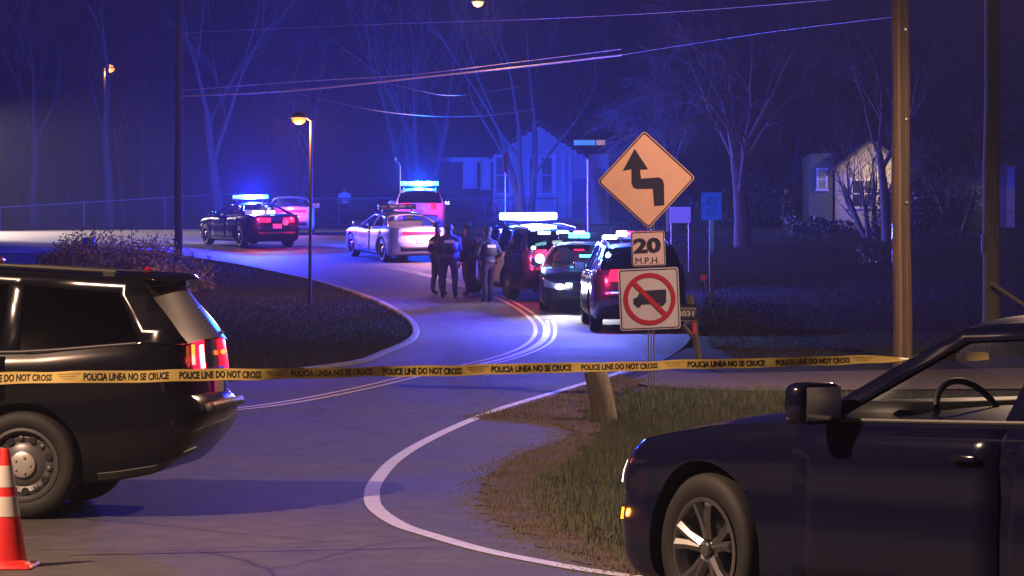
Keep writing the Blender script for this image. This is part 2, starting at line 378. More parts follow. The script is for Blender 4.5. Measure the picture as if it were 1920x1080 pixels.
# ------------------------------------------------------------------ grass
def blades(name, polys, n, hmin, hmax, wd, seed, m=grassm, excl=(), clump=.6):
    r = np.random.RandomState(seed); P = []
    xs_ = [p[0] for q in polys for p in q]; ys_ = [p[1] for q in polys for p in q]
    while sum(len(p) for p in P) < n:
        k = n * 2; yy = r.uniform(min(ys_), max(ys_), k); xx = r.uniform(min(xs_), max(xs_), k); ok = np.zeros(k, bool)
        for q in polys: ok |= pip_np(xx, yy, q)
        for q in excl: ok &= ~pip_np(xx, yy, q)
        cl = np.sin(xx * 2.3 + np.sin(yy * 1.7) * 2) * np.sin(yy * 1.9 + 1.3 * np.sin(xx)) * .5 + .5
        ok &= r.rand(k) > clump * (1 - cl); P.append(np.stack([xx[ok], yy[ok]], 1))
    P = np.concatenate(P)[:n]; k = len(P); z = relief(P[:, 0], P[:, 1])
    a = r.uniform(0, 2*np.pi, k); hh = r.uniform(hmin, hmax, k) * (.6 + .6 * r.rand(k)); w = wd * r.uniform(.6, 1.3, k)
    lean = r.uniform(0, .55, k) * hh; la = r.uniform(0, 2*np.pi, k)
    dx, dy = np.cos(a) * w, np.sin(a) * w; lx, ly = np.cos(la) * lean, np.sin(la) * lean
    v = np.zeros((k, 5, 3)); 
    v[:, 0] = np.stack([P[:, 0]-dx, P[:, 1]-dy, z], 1); v[:, 1] = np.stack([P[:, 0]+dx, P[:, 1]+dy, z], 1)
    v[:, 2] = np.stack([P[:, 0]-dx*.7+lx*.4, P[:, 1]-dy*.7+ly*.4, z+hh*.55], 1); v[:, 3] = np.stack([P[:, 0]+dx*.7+lx*.4, P[:, 1]+dy*.7+ly*.4, z+hh*.55], 1)
    v[:, 4] = np.stack([P[:, 0]+lx, P[:, 1]+ly, z+hh], 1)
    f = (np.arange(k)[:, None] * 5)
    tri = np.concatenate([f + [0, 1, 3], f + [0, 3, 2], f + [2, 3, 4]], 0)
    me = bpy.data.meshes.new(name); me.from_pydata(v.reshape(-1, 3).tolist(), [], tri.tolist()); me.materials.append(m)
    o = bpy.data.objects.new(name, me); COL.objects.link(o); return o
verge = [Vector(p) for p in fr2] + [Vector((9, 18, 0)), Vector((9, 36, 0)), G(1800, 738), G(1240, 732)]
verge_p = [(p.x, p.y) for p in W2([(1240, 730), (1150, 745), (1095, 772), (1118, 800), (1105, 830), (1060, 872), (1000, 905), (985, 935), (1040, 990), (1150, 1050), (1250, 1090)], 6)] + [(9, 16), (9, 36)]
fringe_p = [(p.x, p.y) for p in fr + fr2]
tag(blades('grass', [verge_p], 110000, .04, .14, .003, 1, clump=.25), 'tall dull green grass covering the verge beside the white edge line', 'grass', kind='stuff')
dry = mat('dry grass', (.17, .13, .075), .85, var=.4, scale=4)
tag(blades('dry_grass', [fringe_p], 26000, .015, .06, .0035, 2, m=dry, clump=.7), 'sparse dry grass tufts on the brown dirt beside the asphalt', 'grass', kind='stuff')
def stones(name, poly, n, seed, label):
    r = np.random.RandomState(seed); q = MB(); xs_ = [p.x for p in poly]; ys_ = [p.y for p in poly]; P = poly
    k = 0
    while k < n:
        j = r.randint(0, len(P)-1); c = P[j].lerp(P[j+1], r.rand()); x, y = c.x + r.normal(0, .11), c.y + r.normal(0, .16); z = float(relief(x, y)) + .014; s_ = r.uniform(.003, .011); k += 1
        a = r.rand(4)*.5+.6
        q.add([(x-s_*a[0], y-s_, z), (x+s_, y-s_*a[1], z), (x+s_*a[2], y+s_, z), (x-s_, y+s_*a[3], z), (x+s_*.2, y-s_*.1, z+s_*.9)], [(0, 1, 4), (1, 2, 4), (2, 3, 4), (3, 0, 4)])
    return tag(q.build(name, gravel), label, 'gravel', kind='stuff')
stones('gravel', fr, 5000, 8, 'loose pebbles strewn along the broken edge of the asphalt')
isl_vis = [(p.x, p.y) for p in W2([(60, 472), (200, 468)] + isl_curb[:12] + [(690, 676), (600, 690), (480, 704), (400, 714), (300, 640), (120, 520)])]
lawnm = mat('lawn blade', (.062, .058, .034), .95, var=.4, scale=1.5, spec=.1)
tag(blades('lawn_grass', [isl_vis], 120000, .03, .09, .006, 5, m=lawnm, clump=.15), 'short dark grass filling the kerbed island inside the bend', 'grass', kind='stuff')
right_p = [(p.x, p.y) for p in W2([(1310, 612), (1318, 560), (1290, 500), (1240, 450)])] + [(9, 125), (21, 125), (9, 50), (3.6, 46)]
tag(blades('lawn_grass', [right_p], 110000, .03, .09, .008, 6, m=lawnm, clump=.15), 'broad dim lawn right of the road in front of the pale house', 'grass', kind='stuff')
far_p = [(p.x, p.y) for p in W2(north[:9], 2)] + [(8, 150), (-40, 150)]
tag(blades('lawn_grass', [far_p], 30000, .03, .09, .012, 7, m=lawnm, clump=.3), 'dim grass strip beyond the road along the wire fence', 'grass', kind='stuff')

# ------------------------------------------------------------------ vehicles
def resample(pts, n):
    P = catmull([(a, b, 0) for a, b in pts], 10); L = [0]
    for a, b in zip(P, P[1:]): L.append(L[-1] + (b-a).length)
    u = np.linspace(0, 1, n); s_ = L[-1] * (u - .09 * np.sin(2 * np.pi * u * 1.0) * 0)
    x = np.interp(s_, L, [p.x for p in P]); y = np.interp(s_, L, [p.y for p in P]); return x, y
SEDAN = dict(L=5.08, outline=[(0, 0), (.012, .32), (.06, .60), (.17, .79), (.40, .90), (.97, .945), (1.6, .935), (2.6, .945), (3.7, .95), (4.3, .945), (4.75, .90), (4.96, .80), (5.05, .60), (5.075, .3), (5.08, 0)],
    zb=[(0, .22), (.3, .17), (4.7, .2), (5.08, .30)], sh=[(0, .68), (.10, .77), (.35, .86), (1.0, .95), (1.55, .985), (3.0, 1.02), (4.0, 1.07), (4.7, 1.09), (5.08, 1.06)],
    crown=[(0, .01), (.3, .045), (1.2, .07), (4.6, .03), (5.08, .01)], inset=[(0, .08), (.08, .02), (.2, 0), (.45, .0), (.62, .012), (.8, .0), (.93, .02), (1, .06)],
    nose=[(0, .12), (.15, .03), (.4, 0), (.7, .02), (.9, .06), (1, .10)], tail=[(0, .14), (.2, .03), (.45, 0), (.7, .03), (1, .02)],
    ax=(.97, 4.02), Rw=.365, tw=.235, yr=.58, ws=(1.62, 2.38, .24, .12), rg=(3.62, 4.45, .12, .10), zr=(1.405, 1.425, 1.36), crownr=.055,
    win=[[(1.80, 0), (2.42, .88), (2.90, .90), (2.90, 0)], [(2.99, 0), (2.99, .90), (3.45, .84), (3.92, .12), (3.92, 0)]], doors=[(1.62, 2.93), (2.95, 3.95)])
SUV = dict(L=5.0, outline=[(0, 0), (.012, .35), (.05, .65), (.15, .84), (.35, .94), (.9, .985), (1.6, .98), (2.6, .99), (3.7, .99), (4.3, .98), (4.70, .94), (4.90, .83), (4.97, .60), (4.99, .3), (5.0, 0)],
    zb=[(0, .26), (.3, .22), (4.3, .26), (4.75, .32), (5.0, .44)], sh=[(0, .86), (.10, .97), (.4, 1.05), (1.2, 1.12), (2.5, 1.14), (3.8, 1.17), (4.6, 1.24), (5.0, 1.26)],
    crown=[(0, .01), (.3, .04), (1.2, .06), (4.6, .02), (5.0, .0)], inset=[(0, .09), (.08, .03), (.2, 0), (.45, .0), (.6, .012), (.8, .0), (.93, .02), (1, .05)],
    nose=[(0, .10), (.15, .03), (.4, 0), (.8, .02), (1, .08)], tail=[(0, .20), (.16, .07), (.3, 0), (.46, 0), (.5, .07), (.8, .10), (1, .12)],
    ax=(.84, 3.70), Rw=.385, tw=.25, yr=.68, ws=(1.35, 2.05, .22, .12), rg=(4.50, 4.86, .05, .09), zr=(1.71, 1.76, 1.69), crownr=.05,
    win=[[(1.52, 0), (2.08, .84), (2.62, .87), (2.62, 0)], [(2.71, 0), (2.71, .87), (3.55, .86), (3.55, 0)], [(3.66, 0), (3.66, .86), (4.35, .80), (4.52, .12), (4.52, 0)]], doors=[(1.42, 2.65), (2.68, 3.58)])
def mk(spec_pts): 
    a = np.array(spec_pts, float); return lambda x: np.interp(x, a[:, 0], a[:, 1])
def skin_wheel(parent, x, y, sp, side, style, rmat):
    w = empty('wheel', (x, y, sp['Rw'])); w.parent = parent
    r, t = sp['Rw'], sp['tw'] / 2; s = side
    m = MB(); rr = r * .66
    m.lathe([(rr, -t*.8), (rr+.03, -t), (r-.03, -t), (r-.008, -t*.8), (r, -t*.4), (r, t*.4), (r-.008, t*.8), (r-.03, t), (rr+.03, t), (rr, t*.8), (rr, -t*.8)], axis='y', n=44)
    ty = m.build('tyre', rubber, w, smooth=50)
    m = MB(); f = s * t
    m.lathe([(rr+.008, f*.95), (rr-.012, f*.98), (rr-.03, f*.80), (rr-.035, -f*.6)], axis='y', n=44, cap=False)
    m.lathe([(rr-.034, -f*.1), (.02, -f*.1)], axis='y', n=24, cap=False, mi=1)
    if style == 'steel':
        m.lathe([(rr-.033, f*.50), (rr-.06, f*.62), (rr*.62, f*.52), (rr*.50, f*.70), (.02, f*.70)], axis='y', n=36, cap=False)
        for k in range(7):
            a = 2*math.pi*k/7 + .3; c = Vector((math.cos(a)*rr*.74, f*.60, math.sin(a)*rr*.74))
            m.tube([c + Vector((0, -s*.004, 0)), c + Vector((0, s*.012, 0))], rr*.105, 14, mi=1)
            a2 = a + math.pi/7; c = Vector((math.cos(a2)*rr*.74, f*.62, math.sin(a2)*rr*.74))
            m.ball(c, (rr*.09, .014, rr*.09), 10)
    else:
        for k in range(5):
            a = 2*math.pi*k/5 + .35
            for da in (-.16, .16):
                p0 = Vector((math.cos(a+da*.6)*rr*.24, f*.62, math.sin(a+da*.6)*rr*.24)); p1 = Vector((math.cos(a+da)*rr*.6, f*.78, math.sin(a+da)*rr*.6)); p2 = Vector((math.cos(a+da*1.3)*(rr-.02), f*.86, math.sin(a+da*1.3)*(rr-.02)))
                m.tube([p0, p1, p2], [.03, .024, .03], 6)
        m.lathe([(rr*.30, f*.3), (rr*.30, f*.68), (.02, f*.74)], axis='y', n=20)
    m.build('rim', [rmat, ink], w, smooth=40)
    m = MB(); q = rr*.36 if style == 'steel' else rr*.16
    m.lathe([(q, f*.70), (q, f*.86), (q*.8, f*.93), (.01, f*.93)], axis='y', n=28)
    if style == 'steel':
        for k in range(5):
            a = 2*math.pi*k/5; c = Vector((math.cos(a)*q*.62, f*.93, math.sin(a)*q*.62)); m.tube([c, c+Vector((0, s*.012, 0))], .009, 8)
    m.build('hub_cap', capm if style == 'steel' else alloy, w, smooth=40)
    return w
def car(name, label, cat, sp, loc, rz, paint, group, door=None, glass=None, style='steel', rim=None, scale=1, detail=True, steer=0, lit_tail=None, tail_bar=False, roof_paint=None):
    L = sp['L']; glass = glass or glass_clear; door = door or paint
    root = empty(name, (0, 0, 0), 0, label, cat, group)
    # rest on the sloping road
    f = Vector((math.cos(rz), math.sin(rz), 0)); e = 1.4
    fx = Vector((f.x, f.y, (hz(loc[1]+f.y*e) - hz(loc[1]-f.y*e)) / (2*e))).normalized()
    l = Vector((-f.y, f.x, 0)); ly = Vector((l.x, l.y, (hz(loc[1]+l.y*.8) - hz(loc[1]-l.y*.8)) / 1.6)).normalized(); up = fx.cross(ly)
    M = Matrix((fx, ly, up)).transposed().to_4x4(); M.translation = Vector((loc[0], loc[1], hz(loc[1]) + .014)); root.matrix_world = M @ Matrix.Scale(scale, 4)
    H = L / 2
    N = 92; ox, oy = resample(sp['outline'], N); zb, sh, cr = mk(sp['zb']), mk(sp['sh']), mk(sp['crown'])
    ins, no, ta = mk(sp['inset']), mk(sp['nose']), mk(sp['tail'])
    sp_s = np.linspace(0, 1, N)
    def surf(s, v, side, off=0):
        x = float(np.interp(s, sp_s, ox)); y = float(np.interp(s, sp_s, oy)); e = 1e-3
        ta_ = np.array([np.interp(min(s+e, 1), sp_s, ox) - np.interp(max(s-e, 0), sp_s, ox), np.interp(min(s+e, 1), sp_s, oy) - np.interp(max(s-e, 0), sp_s, oy)])
        ta_ /= (np.linalg.norm(ta_) + 1e-9); nx_, ny_ = -ta_[1], ta_[0]          # outward in plan
        z = float(zb(x) + v * (sh(x) - zb(x)))
        wn = max(0, 1 - x/.9) ** 1.5; wt = max(0, 1 - (L-x)/.9) ** 1.5
        yy = y - float(ins(v)) * min(1, y/.5) + ny_ * off * 1.0
        xx = x + wn * float(no(v)) - wt * float(ta(v)) + nx_ * off
        return Vector((xx - H, side * yy, z))
    def s_of(x): return float(np.interp(x, ox[3:-3], sp_s[3:-3]))
    # hull
    vv = [0, .04, .09, .18, .28, .38, .47, .54, .62, .72, .8, .87, .93, .97, 1]; m = MB(); nv = len(vv); ring = []
    for j in range(N): ring.append((j, 1))
    seq = [(j, 1) for j in range(N)] + [(j, -1) for j in range(N-2, 0, -1)]
    P = [[surf(sp_s[j], v, sd) for v in vv] for j, sd in seq]; ns = len(seq); base = [p for r_ in P for p in r_]
    fs = [(a*nv+k, ((a+1) % ns)*nv+k, ((a+1) % ns)*nv+k+1, a*nv+k+1) for a in range(ns) for k in range(nv-1)]
    NC = 10; idx = lambda j, sd: (j if sd > 0 or j in (0, N-1) else 2*N-2-j)
    vs = list(base); rows = {}
    for lev in (nv-1, 0):
        for j in range(1, N-1):
            a = P[idx(j, 1)][lev]; b = P[idx(j, -1)][lev]; r_ = [idx(j, 1)*nv+lev]
            for k in range(1, NC):
                t = 1 - 2*k/NC; p = a.lerp(b, k/NC)
                if lev: p = p + Vector((0, 0, float(cr(a.x+H)) * (1-t*t)**.8))
                vs.append(p); r_.append(len(vs)-1)
            r_.append(idx(j, -1)*nv+lev); rows[(lev, j)] = r_
        for j in range(1, N-2):
            A, B = rows[(lev, j)], rows[(lev, j+1)]
            fs += [(A[k], A[k+1], B[k+1], B[k]) for k in range(NC)]
        c0 = idx(0, 1)*nv+lev; c1 = idx(N-1, 1)*nv+lev; A, B = rows[(lev, 1)], rows[(lev, N-2)]
        fs += [tuple([c0] + A), tuple([c1] + B[::-1])]
    m.add(vs, fs)
    body = m.build('body', [paint, blackp], root)
    cut = MB()
    for x in sp['ax']:
        for sd in (1, -1):
            y0 = sd * .60; y1 = sd * 1.2; cut.tube([(x-H, y0, sp['Rw']), (x-H, y1, sp['Rw'])], sp['Rw'] + .055, 40, mi=0)
    co = cut.build('cutter', [blackp, blackp]); co.data.polygons.foreach_set('material_index', [1]*len(co.data.polygons))
    md = body.modifiers.new('arch', 'BOOLEAN'); md.object = co; md.operation = 'DIFFERENCE'; md.solver = 'EXACT'; co.parent = root
    bpy.context.view_layer.update()
    nm = bpy.data.meshes.new_from_object(body.evaluated_get(bpy.context.evaluated_depsgraph_get())); nm.name = 'body'
    body.modifiers.clear(); body.data = nm; nm.shade_smooth(); nm.set_sharp_from_angle(angle=R(32)); bpy.data.objects.remove(co)
    def patch(nm_, mt, s0, s1, v0, v1, off, sides=(1, -1), ns_=8, nv_=5, lab=None, par=None, cuts=()):
        out = []
        for sd in sides:
            q = MB(); g_ = [[surf(s0+(s1-s0)*i/ns_, v0+(v1-v0)*k/nv_, sd, off) for k in range(nv_+1)] for i in range(ns_+1)]
            q.grid(g_); b_ = [[surf(s0+(s1-s0)*i/ns_, v0+(v1-v0)*k/nv_, sd, 0) for k in range(nv_+1)] for i in range(ns_+1)]
            q.grid([g_[0], b_[0]]); q.grid([g_[-1], b_[-1]]); q.grid([[r_[0] for r_ in g_], [r_[0] for r_ in b_]]); q.grid([[r_[-1] for r_ in g_], [r_[-1] for r_ in b_]])
            o = q.build(nm_, mt, par or root, smooth=40); out.append(o)
            if lab: o['label'] = lab
        return out
    # doors as raised panels, clear of the arches
    for i, (x0, x1) in enumerate(sp['doors']):
        for sd in (1, -1):
            q = MB(); Rr = sp['Rw'] + .075; gg = []
            for k in range(9):
                v = .12 + (.985-.12)*k/8; row = []
                zz = float(zb(x0) + v*(sh(x0)-zb(x0)))
                xa, xb = x0, x1
                for ax in sp['ax']:
                    h2 = Rr*Rr - (zz - sp['Rw'])**2
                    if h2 > 0:
                        h_ = math.sqrt(h2)
                        if abs(ax-x0) < h_ and ax < x0+.5: xa = max(xa, ax+h_)
                        if abs(ax-x1) < h_ and ax > x1-.5: xb = min(xb, ax-h_)
                gg.append([surf(s_of(xa+(xb-xa)*i2/8), v, sd, .007) for i2 in range(9)])
            q.grid(gg); d = q.build('door', door, root, smooth=40, solid=.006)
            q = MB(); c = surf(s_of(x1-.18), .84, sd, .035); q.box(c, (.17, .022, .03), bev=.008)
            q.build('handle', door, d, smooth=40)
    # bumpers, sills
    patch('sill', trim, s_of(sp['ax'][0]+sp['Rw']+.08), s_of(sp['ax'][1]-sp['Rw']-.08), .01, .10, .012)
    # wheels
    for i, x in enumerate(sp['ax']):
        for sd in (1, -1):
            w = skin_wheel(root, x-H, sd*(.945-sp['tw']/2 - .02) if sp is SEDAN else sd*(.985-sp['tw']/2-.02), sp, sd, style, rim or wheelsteel)
            if i == 0 and steer: w.rotation_euler = (0, 0, steer)
    # cabin
    yb = lambda x: float(np.interp(x, ox[3:-3], oy[3:-3])) - float(ins(1)) - .012
    xf, xrf, bf0, bf1 = sp['ws']; xrr, xrb, br0, br1 = sp['rg']; zf_, zm_, zr_ = sp['zr']; yr = sp['yr']
    roofz = lambda x: float(np.interp(x, [xrf, (xrf+xrr)/2, xrr], [zf_, zm_, zr_]))
    def sidept(x, k):
        """k: 0 belt .. 1 roof rail"""
        zb_ = float(sh(x)) - .012; zt = roofz(min(max(x, xrf), xrr)); z = zb_ + k * (zt - zb_); yk = yb(x) + (yr - yb(x)) * (k**1.15)
        return Vector((x-H, yk, z))
    ol = [(xf, 0)] + [(xf + (xrf-xf)*k/6, k/6) for k in range(1, 6)] + [(x, 1) for x in np.linspace(xrf, xrr, 8)] + [(xrr+(xrb-xrr)*k/6, 1-k/6) for k in range(1, 6)] + [(xrb, 0)] + [(x, 0) for x in np.linspace(xrb, xf, 10)[1:-1]]
    wins = []
    for wn_ in sp['win']:
        wp = [(a, max(b, .06)) for a, b in wn_]; wins.append(wp)
    inn = [(x, k) for x in np.linspace(xf, xrb, 24) for k in (.03, .25, .5, .75, .94) if pip(x, k, ol) and not any(pip(x, k, w_) for w_ in wins)]
    V_, T_ = cdt_mesh(ol, wins, inn); q = MB()
    for sd in (1, -1):
        q.add([Vector((p.x, p.y*sd, p.z)) for p in (sidept(v.x, v.y) for v in V_)], T_)
    q.build('pillar_frame', roof_paint or paint, root, smooth=40, solid=.03)
    for wp in wins:
        for sd in (1, -1):
            q = MB(); n_ = 5; xa, xb = wp[0], wp[-1]
            top = wp[1:-1] if len(wp) > 4 else wp[1:3]; topc = [Vector((a, b, 0)) for a, b in top]
            poly = wp; inn = []
            V2, T2 = cdt_mesh(poly, [], [(x, k) for x in np.linspace(wp[0][0], wp[-1][0], 6)[1:-1] for k in (.3, .6) if pip(x, k, poly)])
            q.add([Vector((p.x, (p.y-.012)*sd, p.z)) for p in (sidept(v.x, v.y) for v in V2)], T2); q.build('side_window', glass, root, smooth=60)
    # thin chrome / rubber belt strip
    for sd in (1, -1):
        q = MB(); q.tube([Vector((p.x, (p.y+.012)*sd, p.z+.012)) for p in (sidept(x, .03) for x in np.linspace(xf+.12, xrb-.35, 12))], .009, 6)
        q.build('belt_strip', trim, root, smooth=40)
    def across(pt0, bul, crn, dirx, n_=12, z0=0):
        row = []
        for k in range(n_+1):
            t = 1 - 2*k/n_; row.append(Vector((pt0.x + dirx*bul*(1-t*t), pt0.y*t, pt0.z + crn*(1-t*t)+z0)))
        return row
    q = MB(); q.grid([across(sidept(xf+(xrf-xf)*k/8, k/8), bf0+(bf1-bf0)*k/8, .05*(1-k/8)+sp['crownr']*k/8, -1) for k in range(9)])
    q.build('windshield', glass_clear if glass is not glass_dark else glass, root, smooth=60)
    q = MB(); q.grid([across(sidept(x, 1), (bf1 if x == xrf else 0) if True else 0, sp['crownr'], -1) if x < (xrf+xrr)/2 else across(sidept(x, 1), br1 if x == xrr else 0, sp['crownr'], 1) for x in np.linspace(xrf, xrr, 10)])
    rf = q.build('roof', roof_paint or paint, root, smooth=50, solid=.02)
    q = MB(); q.grid([across(sidept(xrr+(xrb-xrr)*k/8, 1-k/8), br1+(br0-br1)*k/8, sp['crownr']*(1-k/8)+.03*k/8, 1) for k in range(9)])
    q.build('rear_window', glass, root, smooth=60)
    if sp is SUV:
        q = MB(); q.grid([across(Vector((xrr-H+.0, yr-.0, zr_+.012)), br1, sp['crownr'], 1), across(Vector((xrr-H+.14, yr-.03, zr_-.005)), br1, sp['crownr'], 1), across(Vector((xrr-H+.18, yr-.04, zr_-.035)), br1, sp['crownr'], 1), across(Vector((xrr-H+.05, yr-.02, zr_-.045)), br1-.02, sp['crownr'], 1)])
        q.build('spoiler', paint, root, smooth=60, solid=.012)
        for sd in (1, -1):
            q = MB(); q.tube([(x-H, sd*(yr-.06), roofz(x)+.05) for x in np.linspace(2.3, 4.3, 10)], .016, 8)
            for x in (2.35, 4.25): q.box((x-H, sd*(yr-.06), roofz(x)+.02), (.08, .03, .06))
            q.build('roof_rail', blackp, root, smooth=40)
    # interior
    for sd in (1, -1):
        q = MB(); xx = 2.55 if sp is SEDAN else 2.35; zz = 1.0 if sp is SEDAN else 1.12
        q.box((xx+.22-H, sd*.37, zz-.02), (.14, .48, .50), Euler((0, .2, 0)).to_matrix(), bev=.05); q.box((xx+.32-H, sd*.37, zz+.29 if sp is SUV else zz+.26), (.10, .26, .18), Euler((0, .15, 0)).to_matrix(), bev=.035)
        q.build('seat', seatm, root, smooth=50)
    q = MB(); q.box((3.45-H, 0, (1.02 if sp is SEDAN else 1.1)), (.16, 1.15, .44), Euler((0, .3, 0)).to_matrix(), bev=.05); q.build('rear_seat', seatm, root, smooth=50)
    q = MB(); q.box((xf+.22-H, 0, float(sh(xf))+.03), (.42, 1.3, .12), bev=.04); q.build('dashboard', blackp, root, smooth=50)
    q = MB(); c = Vector((xf+.55-H, -.37, float(sh(xf))+.02)); tilt = Euler((0, R(62), 0)).to_matrix()
    q.tube([c + tilt @ Vector((.19*math.cos(a), .19*math.sin(a), 0)) for a in np.linspace(0, 2*math.pi, 25)], .015, 8); q.box(c, (.03, .34, .05), tilt); q.build('steering_wheel', blackp, root, smooth=50)
    # mirrors
    for sd in (1, -1):
        b_ = sidept(xf+.22, 0); q = MB(); c = Vector((b_.x, sd*(b_.y+.14), b_.z+.10)); q.pillow(c, (.07, .13, .095))
        q.tube([Vector((b_.x+.02, sd*(b_.y-.01), b_.z+.02)), c + Vector((0, -sd*.06, -.04))], .028, 8)
        mi = q.build('mirror', paint, root, smooth=60); q = MB(); q.box((0, 0, 0), (.15, .20, .006), bev=.002); mgl = c + Vector((.070, 0, 0)); mg = q.build('mirror_glass', chrome, mi); mg.location = mgl; mg.rotation_euler = (0, R(90), 0)
    # front face
    nz = lambda v, t, off: surf(t, v, 1, off)
    patch('headlight', clearlens, .035, .135 if sp is SEDAN else .105, .66, .93, .012, ns_=10)
    q = MB(); t0 = .030; q.grid([[surf(t, v, 1, .010) for v in (.55, .66, .78, .90)] for t in np.linspace(t0, 0, 6)] + [[surf(t, v, -1, .010) for v in (.55, .66, .78, .90)] for t in np.linspace(0.006, t0, 5)])
    gr = q.build('grille', blackp, root)
    q = MB()
    for v in (.60, .68, .76, .84):
        q.tube([surf(t, v, 1, .018) for t in np.linspace(t0, 0, 6)] + [surf(t, v, -1, .018) for t in np.linspace(.006, t0, 5)], .008, 5)
    q.build('slat', chrome, gr)
    q = MB(); q.grid([[surf(t, v, 1, .006) for v in (.12, .24, .36)] for t in np.linspace(.03, 0, 5)] + [[surf(t, v, -1, .006) for v in (.12, .24, .36)] for t in np.linspace(.006, .03, 5)]); q.build('air_intake', blackp, root)
    # rear face
    if sp is SUV:
        patch('tail_lamp', lit_tail or redlens, .900, .940, .72, 1.0, .022, ns_=8)
        q = MB(); q.grid([[surf(t, v, 1, .03) for v in (.40, .47)] for t in np.linspace(.90, .999, 10)] + [[surf(t, v, -1, .03) for v in (.40, .47)] for t in np.linspace(.994, .90, 10)])
        q.build('rear_bumper', trim, root, smooth=40, solid=.05)
    else:
        if tail_bar:
            q = MB(); q.grid([[surf(t, v, 1, .012) for v in (.74, .80, .88)] for t in np.linspace(.905, .999, 12)] + [[surf(t, v, -1, .012) for v in (.74, .80, .88)] for t in np.linspace(.994, .905, 12)]); q.build('tail_lamp', lit_tail or redlens, root, smooth=40)
        else: patch('tail_lamp', lit_tail or redlens, .905, .965, .72, .90, .012)
        q = MB(); q.grid([[surf(t, v, 1, .02) for v in (.10, .2, .30)] for t in np.linspace(.90, .999, 10)] + [[surf(t, v, -1, .02) for v in (.10, .2, .30)] for t in np.linspace(.994, .90, 10)]); q.build('rear_bumper', blackp, root, smooth=40, solid=.02)
    pz = surf(1, .62 if sp is SUV else .55, 1, .02); q = MB(); q.box((pz.x, 0, pz.z), (.012, .31, .155)); q.build('licence_plate', platem, root)
    for sd in (1, -1) if sp is SEDAN else ():
        q = MB(); q.tube([(L-.8-H, sd*.5, .30), (L-.22-H, sd*.5, .30)], .032, 10); q.build('exhaust_pipe', chrome, root, smooth=40)
    info = dict(surf=surf, H=H, roofz=roofz, s_of=s_of, patch=patch, sidept=sidept)
    return root, info
def light_bar(root, x, z, mats, w=1.2, base=True, lh=.11):
    b = empty('light_bar', (x, 0, z)); b.parent = root
    q = MB(); q.box((0, 0, 0), (.26, w, .05), bev=.015)
    for sd in (1, -1): q.box((0, sd*w*.38, -.05), (.10, .05, .08))
    q.build('base', blackp, b, smooth=40)
    n = len(mats)
    for i, mm in enumerate(mats):
        q = MB()
        q.box((0, -w/2 + w*(i+.5)/n, .027+lh/2), (.24, w/n-.012, lh), bev=.018)
        q.build('lens', mm, b, smooth=60)
    return b
PL = 'patrol cars stopped along the bend'
def by_hub(sp, px, d, psi_, axle=1, flip=-1):
    """centre so that the camera-side wheel of an axle lands on a pixel column"""
    a = R(psi_); rot = Matrix.Rotation(-a, 2); hx = (px-960)/F*d
    l = Vector((sp['ax'][axle]-sp['L']/2, flip*.85)); c = Vector((hx, d)) - rot @ l; return (c.x, c.y), -a
# 1 near SUV, left
near_suv, I1 = car('police_suv', 'near black patrol utility vehicle at left with its hatch facing right behind the traffic cone', 'police suv', SUV, *by_hub(SUV, 48, 20.85, 4.5), carblack, None, glass=glass_dark, rim=wheelsteel)
# 2 near sedan, right
psi = R(55); hub = Vector((1.0, 14.15)); loc = Vector((-(2.54-.97), -.83)); rot = Matrix.Rotation(-psi, 2); c2 = hub - 1.03 * (rot @ loc)
carnavy = mat('deep navy car paint', (.005, .006, .028), .16, spec=.45)
near_sedan, I2 = car('parked_sedan', 'near dark sedan at right seen from its front wheel with the amber marker glowing', 'car', SEDAN, (c2.x, c2.y), -psi, carnavy, None, style='alloy', rim=alloy, steer=R(-3), scale=1.03)
def by_centre(px, d, psi_):
    return ((px-960)/F*d, d), -R(psi_)
p, a = by_hub(SEDAN, 452, 96.5, 63)
far_black, I3 = car('police_sedan', 'black patrol sedan on the far left bend with a blue roof light bar', 'police car', SEDAN, p, a, carblack, PL, lit_tail=redlit, tail_bar=False)
p, a = by_centre(545, 114.5, 86)
far_red, I4 = car('police_sedan', 'pale sedan with a red glowing tail mostly hidden behind the black patrol sedan', 'police car', SEDAN, p, a, carsilver, PL, lit_tail=redlit, tail_bar=True)
p, a = by_hub(SEDAN, 720, 89.5, 69)
silver, I5 = car('police_sedan', 'silver patrol sedan with a full width red tail lamp left of the officers', 'police car', SEDAN, p, a, carsilver, PL, lit_tail=redlit, tail_bar=True, glass=glass_clear)
p, a = by_centre(787, 112, 88)
white_suv, I6 = car('police_suv', 'white patrol utility vehicle with a cyan light bar behind the silver sedan', 'police suv', SUV, p, a, carwhite, PL, lit_tail=redlit, glass=glass_dark)
p, a = by_hub(SUV, 958, 71.5, 71)
mid_suv, I7 = car('police_suv', 'dark blue patrol vehicle with white doors and a dazzling light bar beside the officers', 'police suv', SUV, p, a, carblue, PL, door=carwhite, lit_tail=redlit, glass=glass_dark)
p, a = by_centre(1086, 69.5, -89)
front_car, I8 = car('police_sedan', 'patrol car facing the camera with blazing headlamps in the middle of the bend', 'police car', SEDAN, p, a, carblue, PL, roof_paint=carwhite)
p, a = by_centre(1184, 62.5, 88)
big_suv, I9 = car('police_suv', 'large dark utility vehicle seen from behind, partly hidden by the no trucks sign', 'police suv', SUV, p, a, carblue, PL, lit_tail=redlit, glass=glass_dark, scale=1.0)
big_suv.scale = (1.02, 1.0, 1.06)
